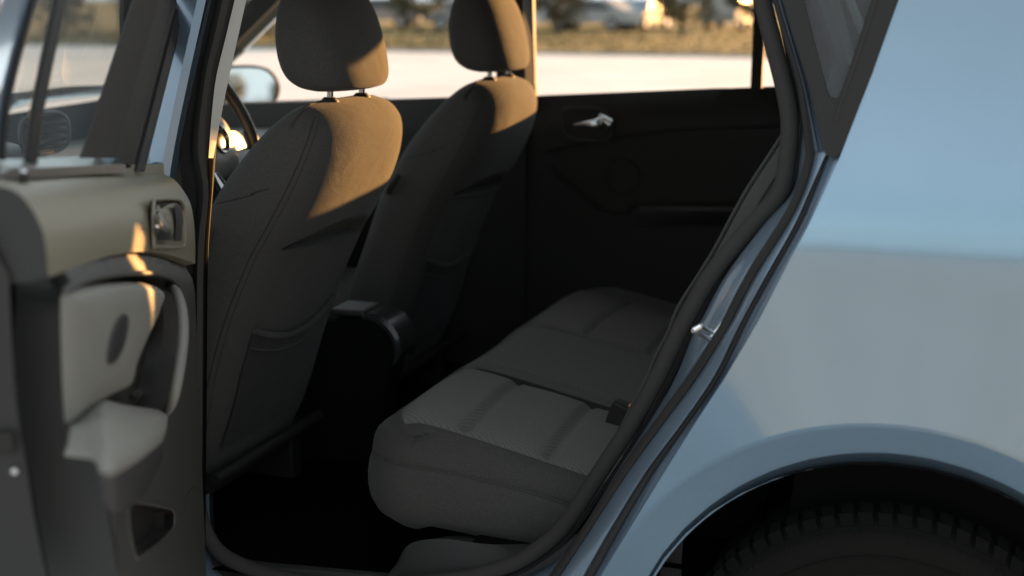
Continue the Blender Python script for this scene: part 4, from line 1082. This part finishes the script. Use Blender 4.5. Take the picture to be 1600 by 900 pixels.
# oval speaker
sp_ = [dT(x, y, .0068) for x, y in ((193, 492), (199, 497), (199, 515), (193, 540), (183, 560), (173, 567), (168, 562), (169, 545), (175, 520), (184, 500))]
rg = cr(sp_, 4, True); c0 = sum(rg, Vector())/len(rg)
bm = bmesh.new(); V = grid(bm, [rg, [c0+(p-c0)*.90+DN*.0006 for p in rg], [c0+(p-c0)*.5+DN*.0010 for p in rg]], closed_v=True); capend(bm, V[-1]); part('speaker_grille', bm, 'darktrim', door)
bm = bmesh.new(); tube(bm, rg, .0014, 6, closed=True); part('grille_rim', bm, 'trim', door)
# armrest block
rowsA = []
topA = [(104, 662), (120, 648), (140, 634), (158, 623), (185, 630), (215, 636), (240, 641), (257, 646)]
outA = [(101, 708), (120, 710), (138, 711), (150, 716), (165, 742), (213, 718), (240, 698), (255, 686)]
botA = [(101, 760), (118, 764), (136, 770), (150, 785), (165, 800), (197, 795), (225, 765), (254, 715)]
ta = curve_n([dT(x, y, -.012) for x, y in topA], 30)
oa = curve_n([dT(x, y, o_) for (x, y), o_ in zip(outA, (.0, .012, .025, .040, .062, .060, .050, .034))], 30)
ba = curve_n([dT(x, y, o_) for (x, y), o_ in zip(botA, (-.01, .0, .01, .02, .035, .03, .02, .01))], 30)
bm = bmesh.new()
def row3(a, b, t, up): return [p.lerp(q, t)+Vector((0, 0, up))+DN*(up*.5) for p, q in zip(a, b)]
grid(bm, [ta, row3(ta, oa, .15, .006), row3(ta, oa, .5, .010), row3(ta, oa, .85, .007), row3(ta, oa, .96, .003), oa, row3(oa, ba, .06, -.001)])
part('armrest_pad', bm, 'pad', door, sharp=0)
ob = curve_n([dT(x, y, o_) for (x, y), o_ in zip(outA[3:], (.040, .062, .060, .050, .034))], 30)
bb = curve_n([dT(x, y, o_) for (x, y), o_ in zip(((157, 765), (167, 795), (197, 797), (228, 767), (256, 715)), (.026, .034, .032, .026, .016))], 30)
bm = bmesh.new(); grid(bm, [row3(ob, bb, .02, -.002), row3(ob, bb, .3, .0), row3(ob, bb, .7, -.004), bb]); part('armrest_base', bm, 'darktrim', door, sharp=0)
# closing edge of the door facing the latch side
ep = [(77, 437), (90, 455), (96, 480), (97, 580), (100, 706), (136, 710), (150, 717), (158, 745), (166, 790), (178, 860), (192, 935), (84, 935), (60, 820), (43, 719), (28, 650), (20, 560), (24, 440)]
bm = bmesh.new(); plate(bm, ep, [], lambda x, y: dU(x, y, .858-(.858-UE-.003)*S_((y-437)/45)), step=14)
part('end_panel', bm, 'darktrim', door, sharp=60, label='dark closing edge of the door trim')
# pull grip
gp = [(262, 446), (280, 457), (289, 486), (291, 520), (288, 556), (280, 605), (272, 632), (258, 650)]
g3 = curve_n([dT(x-5, y, o_) for (x, y), o_ in zip(gp, (-.02, .006, .018, .022, .022, .020, .012, -.01))], 40)
bm = bmesh.new(); tube(bm, g3, [.0055+.0028*math.sin(math.pi*i/39) for i in range(40)], 12, flat=.85, axis=tuple(DN)); part('pull_handle', bm, 'pad', door)
bm = bmesh.new()
ga = curve_n([dT(x, y, -.012) for x, y in ((252, 470), (256, 500), (250, 560), (236, 616))], 20); gb = curve_n([dT(x, y, -.03) for x, y in ((238, 500), (232, 530), (222, 580), (212, 616))], 20)
grid(bm, [ga, mids(ga, gb, .5, 0), gb]); part('grip_backing', bm, 'trim', door)
# switch at the floor of the recess
bm = bmesh.new(); box(bm, dT(212, 617, -.008), (.022, .010, .006), Matrix.Rotation(-TH, 3, 'Z')); part('window_switch', bm, 'black', door, bevel=.002)
bm = bmesh.new(); box(bm, dT(213, 615, -.004), (.012, .003, .003), Matrix.Rotation(-TH, 3, 'Z')); part('switch_mark', bm, 'chrome', door)
# pocket interior
bm = bmesh.new(); pl = [lowfn(u, z) for u, z in pock_uz]; c1 = sum(pl, Vector())/len(pl)
V = grid(bm, [pl, [p-DN*.012 for p in pl], [c1+(p-c1)*.9-DN*.022 for p in pl]], closed_v=True); capend(bm, V[-1]); part('door_pocket', bm, 'black', door)
bm = bmesh.new(); tube(bm, pl, .0022, 6, closed=True); part('pocket_rim', bm, 'doorlow', door)
bm = bmesh.new(); tube(bm, curve_n([dT(x, y, -.001) for x, y in ((303, 760), (294, 768), (288, 782), (286, 800))], 12), .0016, 6); part('trim_seam', bm, 'black', door)
# chrome inner handle with bezel
hd = sub('door_handle', door)
bz = [(240, 318), (246, 311), (275, 311), (284, 316), (288, 330), (288, 378), (282, 386), (246, 386), (240, 380)]
rg = cr([dT(x, y, .000) for x, y in bz], 3, True); c0 = sum(rg, Vector())/len(rg)
bm = bmesh.new(); tube(bm, rg, .0024, 6, closed=True); part('bezel', bm, 'doortop', hd)
bm = bmesh.new(); V = grid(bm, [[p+DN*.001 for p in rg], [c0+(p-c0)*.93-DN*.006 for p in rg]], closed_v=True); capend(bm, V[-1]); part('handle_cup', bm, 'black', hd)
bm = bmesh.new()
la = curve_n([dT(x, y, o_) for x, y, o_ in ((242, 330, .001), (243, 345, .004), (243, 360, .005), (246, 376, .004))], 16)
lb = curve_n([dT(x, y, o_) for x, y, o_ in ((245, 322, .0), (250, 345, .012), (254, 356, .012), (262, 376, .006))], 16)
lc = curve_n([dT(x, y, o_) for x, y, o_ in ((248, 320, -.003), (256, 342, .005), (266, 357, .006), (270, 376, .004))], 16)
grid(bm, [la, mids(la, lb, .5, .0), lb, lc]); part('lever', bm, 'steel', hd, label='shiny chrome pull lever')
bm = bmesh.new(); 
la = curve_n([dT(x, y, .002) for x, y in ((272, 320), (275, 345), (273, 376))], 10); lb = curve_n([dT(x, y, .002) for x, y in ((284, 322), (286, 345), (284, 376))], 10)
grid(bm, [la, lb]); part('lock_plate', bm, 'trim', hd)
# chrome-bright waist strip and lock pin
bm = bmesh.new()
wa = [dW(x, y, -.022) for x, y in ((-30, 249), (60, 248), (130, 245), (200, 243))]; wc = [dW(x, y, .003) for x, y in ((-30, 262), (60, 262), (130, 259), (196, 257))]
grid(bm, [[p-DN*.02 for p in wa], wa, wc, [p-Vector((0, 0, .01)) for p in wc]]); part('waist_strip', bm, 'steel', door, label='bright metal strip along the window sill')
we = resample([dW(x, y, -.008) for x, y in ((-30, 262), (60, 262), (130, 259), (196, 257), (256, 256))], 25)
rt_ = [r[1] for r in rows_top]; bm = bmesh.new()
grid(bm, [[p-Vector((0, 0, .02)) for p in we], we, mids(we, rt_, .5, 0), rt_]); part('waist_seal', bm, 'doortop', door)
lp = dW(36, 268, .012)
bm = bmesh.new(); tube(bm, [dW(36, 294, .012), dW(36, 285, .012), dW(37, 274, .012), dW(37, 266, .012)], [.004, .0045, .0042, .003], 10); part('lock_pin', bm, 'black', door)
bm = bmesh.new(); tube(bm, [dW(37, 270, .012), dW(37, 265, .012)], .0038, 10); part('lock_pin_cap', bm, 'steel', door)
# window frame: hinge-side post, divider, rear curve
def dband(name, left, right, wl, wr, m, n=14, back=.02, label=None):
    a = curve_n([dW(x, y, wl) for x, y in left], n); b = curve_n([dW(x, y, wr) for x, y in right], n)
    bm = bmesh.new(); grid(bm, [[p-DN*back for p in a], a, mids(a, b, .5, 0), b, [p-DN*back for p in b]]); return part(name, bm, m, door, label=label, sharp=35)
fr = sub('window_frame', door)
def fband(left, right, ul, ur, m, name):
    a = curve_n([dU(x, y, ul) if ul > .01 else dW(x, y, -.01) for x, y in left], 14); b = curve_n([dU(x, y, ur) for x, y in right], 14)
    bm = bmesh.new(); grid(bm, [a, mids(a, b, .1, 0), mids(a, b, .9, 0), b]); return part(name, bm, m, fr)
def wband(left, right, w0, w1, m, name):
    a = curve_n([dW(x, y, w0) for x, y in left], 16); b = curve_n([dW(x, y, w1) for x, y in right], 16)
    bm = bmesh.new(); grid(bm, [[p-DN*.003 for p in a], a, mids(a, b, .08, 0), [p+DN*.003 for p in mids(a, b, .5, 0)], mids(a, b, .92, 0), b, [p-DN*.025 for p in b]]); return part(name, bm, m, fr, sharp=35)
wband([(224, -40), (210, 0), (128, 247)], [(262, -40), (248, 0), (180, 247)], .0, .0, 'seal', 'front_post')
wband([(262, -40), (248, 0), (180, 247)], [(287, -40), (272, 0), (205, 262)], .0, -.002, 'rubber', 'post_channel')
wband([(287, -40), (272, 0), (206, 264)], [(296, -40), (282, 0), (214, 266)], -.010, -.010, 'gap', 'post_groove')
wband([(296, -40), (282, 0), (214, 266)], [(308, -40), (294, 0), (226, 268)], -.004, -.004, 'rubber', 'post_seal')
a = curve_n([dW(x, y, -.012) for x, y in ((101, -40), (93, 0), (60, 160), (47, 258))], 14)
bm = bmesh.new(); tube(bm, a, .0105, 10, flat=.6, axis=tuple(DN)); part('divider_bar', bm, 'black', fr)
a = curve_n([dW(x, y, -.012) for x, y in ((66, -40), (53, 0), (28, 90), (10, 170), (3, 250))], 14)
bm = bmesh.new(); tube(bm, a, .0035, 8); part('rear_seal', bm, 'rubber', fr)
a = curve_n([dW(x, y, -.014) for x, y in ((66, -40), (53, 0), (28, 90), (10, 170), (3, 250))], 14); b = curve_n([dW(x, y, -.02) for x, y in ((20, -40), (0, 20), (-22, 90), (-42, 170), (-50, 250))], 14)
bm = bmesh.new(); grid(bm, [a, b, [p-DN*.03 for p in b], [p-DN*.03 for p in a]], closed_u=True); part('rear_post', bm, 'jamb', fr)
bm = bmesh.new(); grid(bm, [[D(u, -.02-.0*z, z) for z in (1.0, 1.15, 1.3, 1.36)] for u in (.12, .4, .7, .9)])
part('window_glass', bm, 'dglass', door)
# outer door skin (blue) with window top rail
bm = bmesh.new()
plate(bm, [(0, .36), (0, 1.0), (.0, 1.02), (.88, 1.075), (.90, .98), (.87, .86), (.80, .74), (.68, .56), (.60, .42), (.56, .36)], [], lambda u, z: D(u, -.075-tum(z)*-.6, z), step=.06, th=lambda u, z: D(u, -.035, z))
part('door_skin', bm, 'paint', door, sharp=40)
bm = bmesh.new()
tube(bm, cr([D(.04, -.055, 1.0), D(.08, -.05, 1.2), D(.14, -.03, 1.37), D(.5, -.01, 1.38), D(.7, -.01, 1.33), D(.84, -.02, 1.25)], 6), .012, 8)
part('frame_rail', bm, 'rubber', fr)
# latch and screw on shut face
bm = bmesh.new()
a = curve_n([dU(x, y, .872) for x, y in ((-60, 300), (-60, 930))], 20); b = curve_n([dU(x, y, .865) for x, y in ((14, 430), (20, 560), (28, 650), (40, 719), (56, 820), (80, 930))], 20)
grid(bm, [a, b]); part('shut_face', bm, 'darktrim', door)
bm = bmesh.new(); box(bm, dU(4, 692, .872), (.006, .022, .020), Matrix.Rotation(-TH, 3, 'Z')); part('latch', bm, 'black', door, bevel=.003)
bm = bmesh.new(); p_ = dU(24, 735, .872); tube(bm, [p_, p_+DU_*.003], .0028, 10); part('screw', bm, 'steel', door)

# front door glass (near), front door frame bits
nf = sub('front_door_near'); nf.name = 'front_door'; nf['label'] = 'closed near front door behind the open door'
bm = bmesh.new(); plate(bm, fwin, [], lambda x, z: side(x, z)+Vector((0, .008, 0)), step=.2); part('window_glass', bm, 'glass', nf)
bm = bmesh.new(); grid(bm, [[Vector((x, y, z)) for x in (-2.0, -1.5, -1.12)] for y, z in ((.03, .975), (.08, .985), (.16, .96), (.17, .8), (.17, .4))]); part('door_trim', bm, 'black', nf)
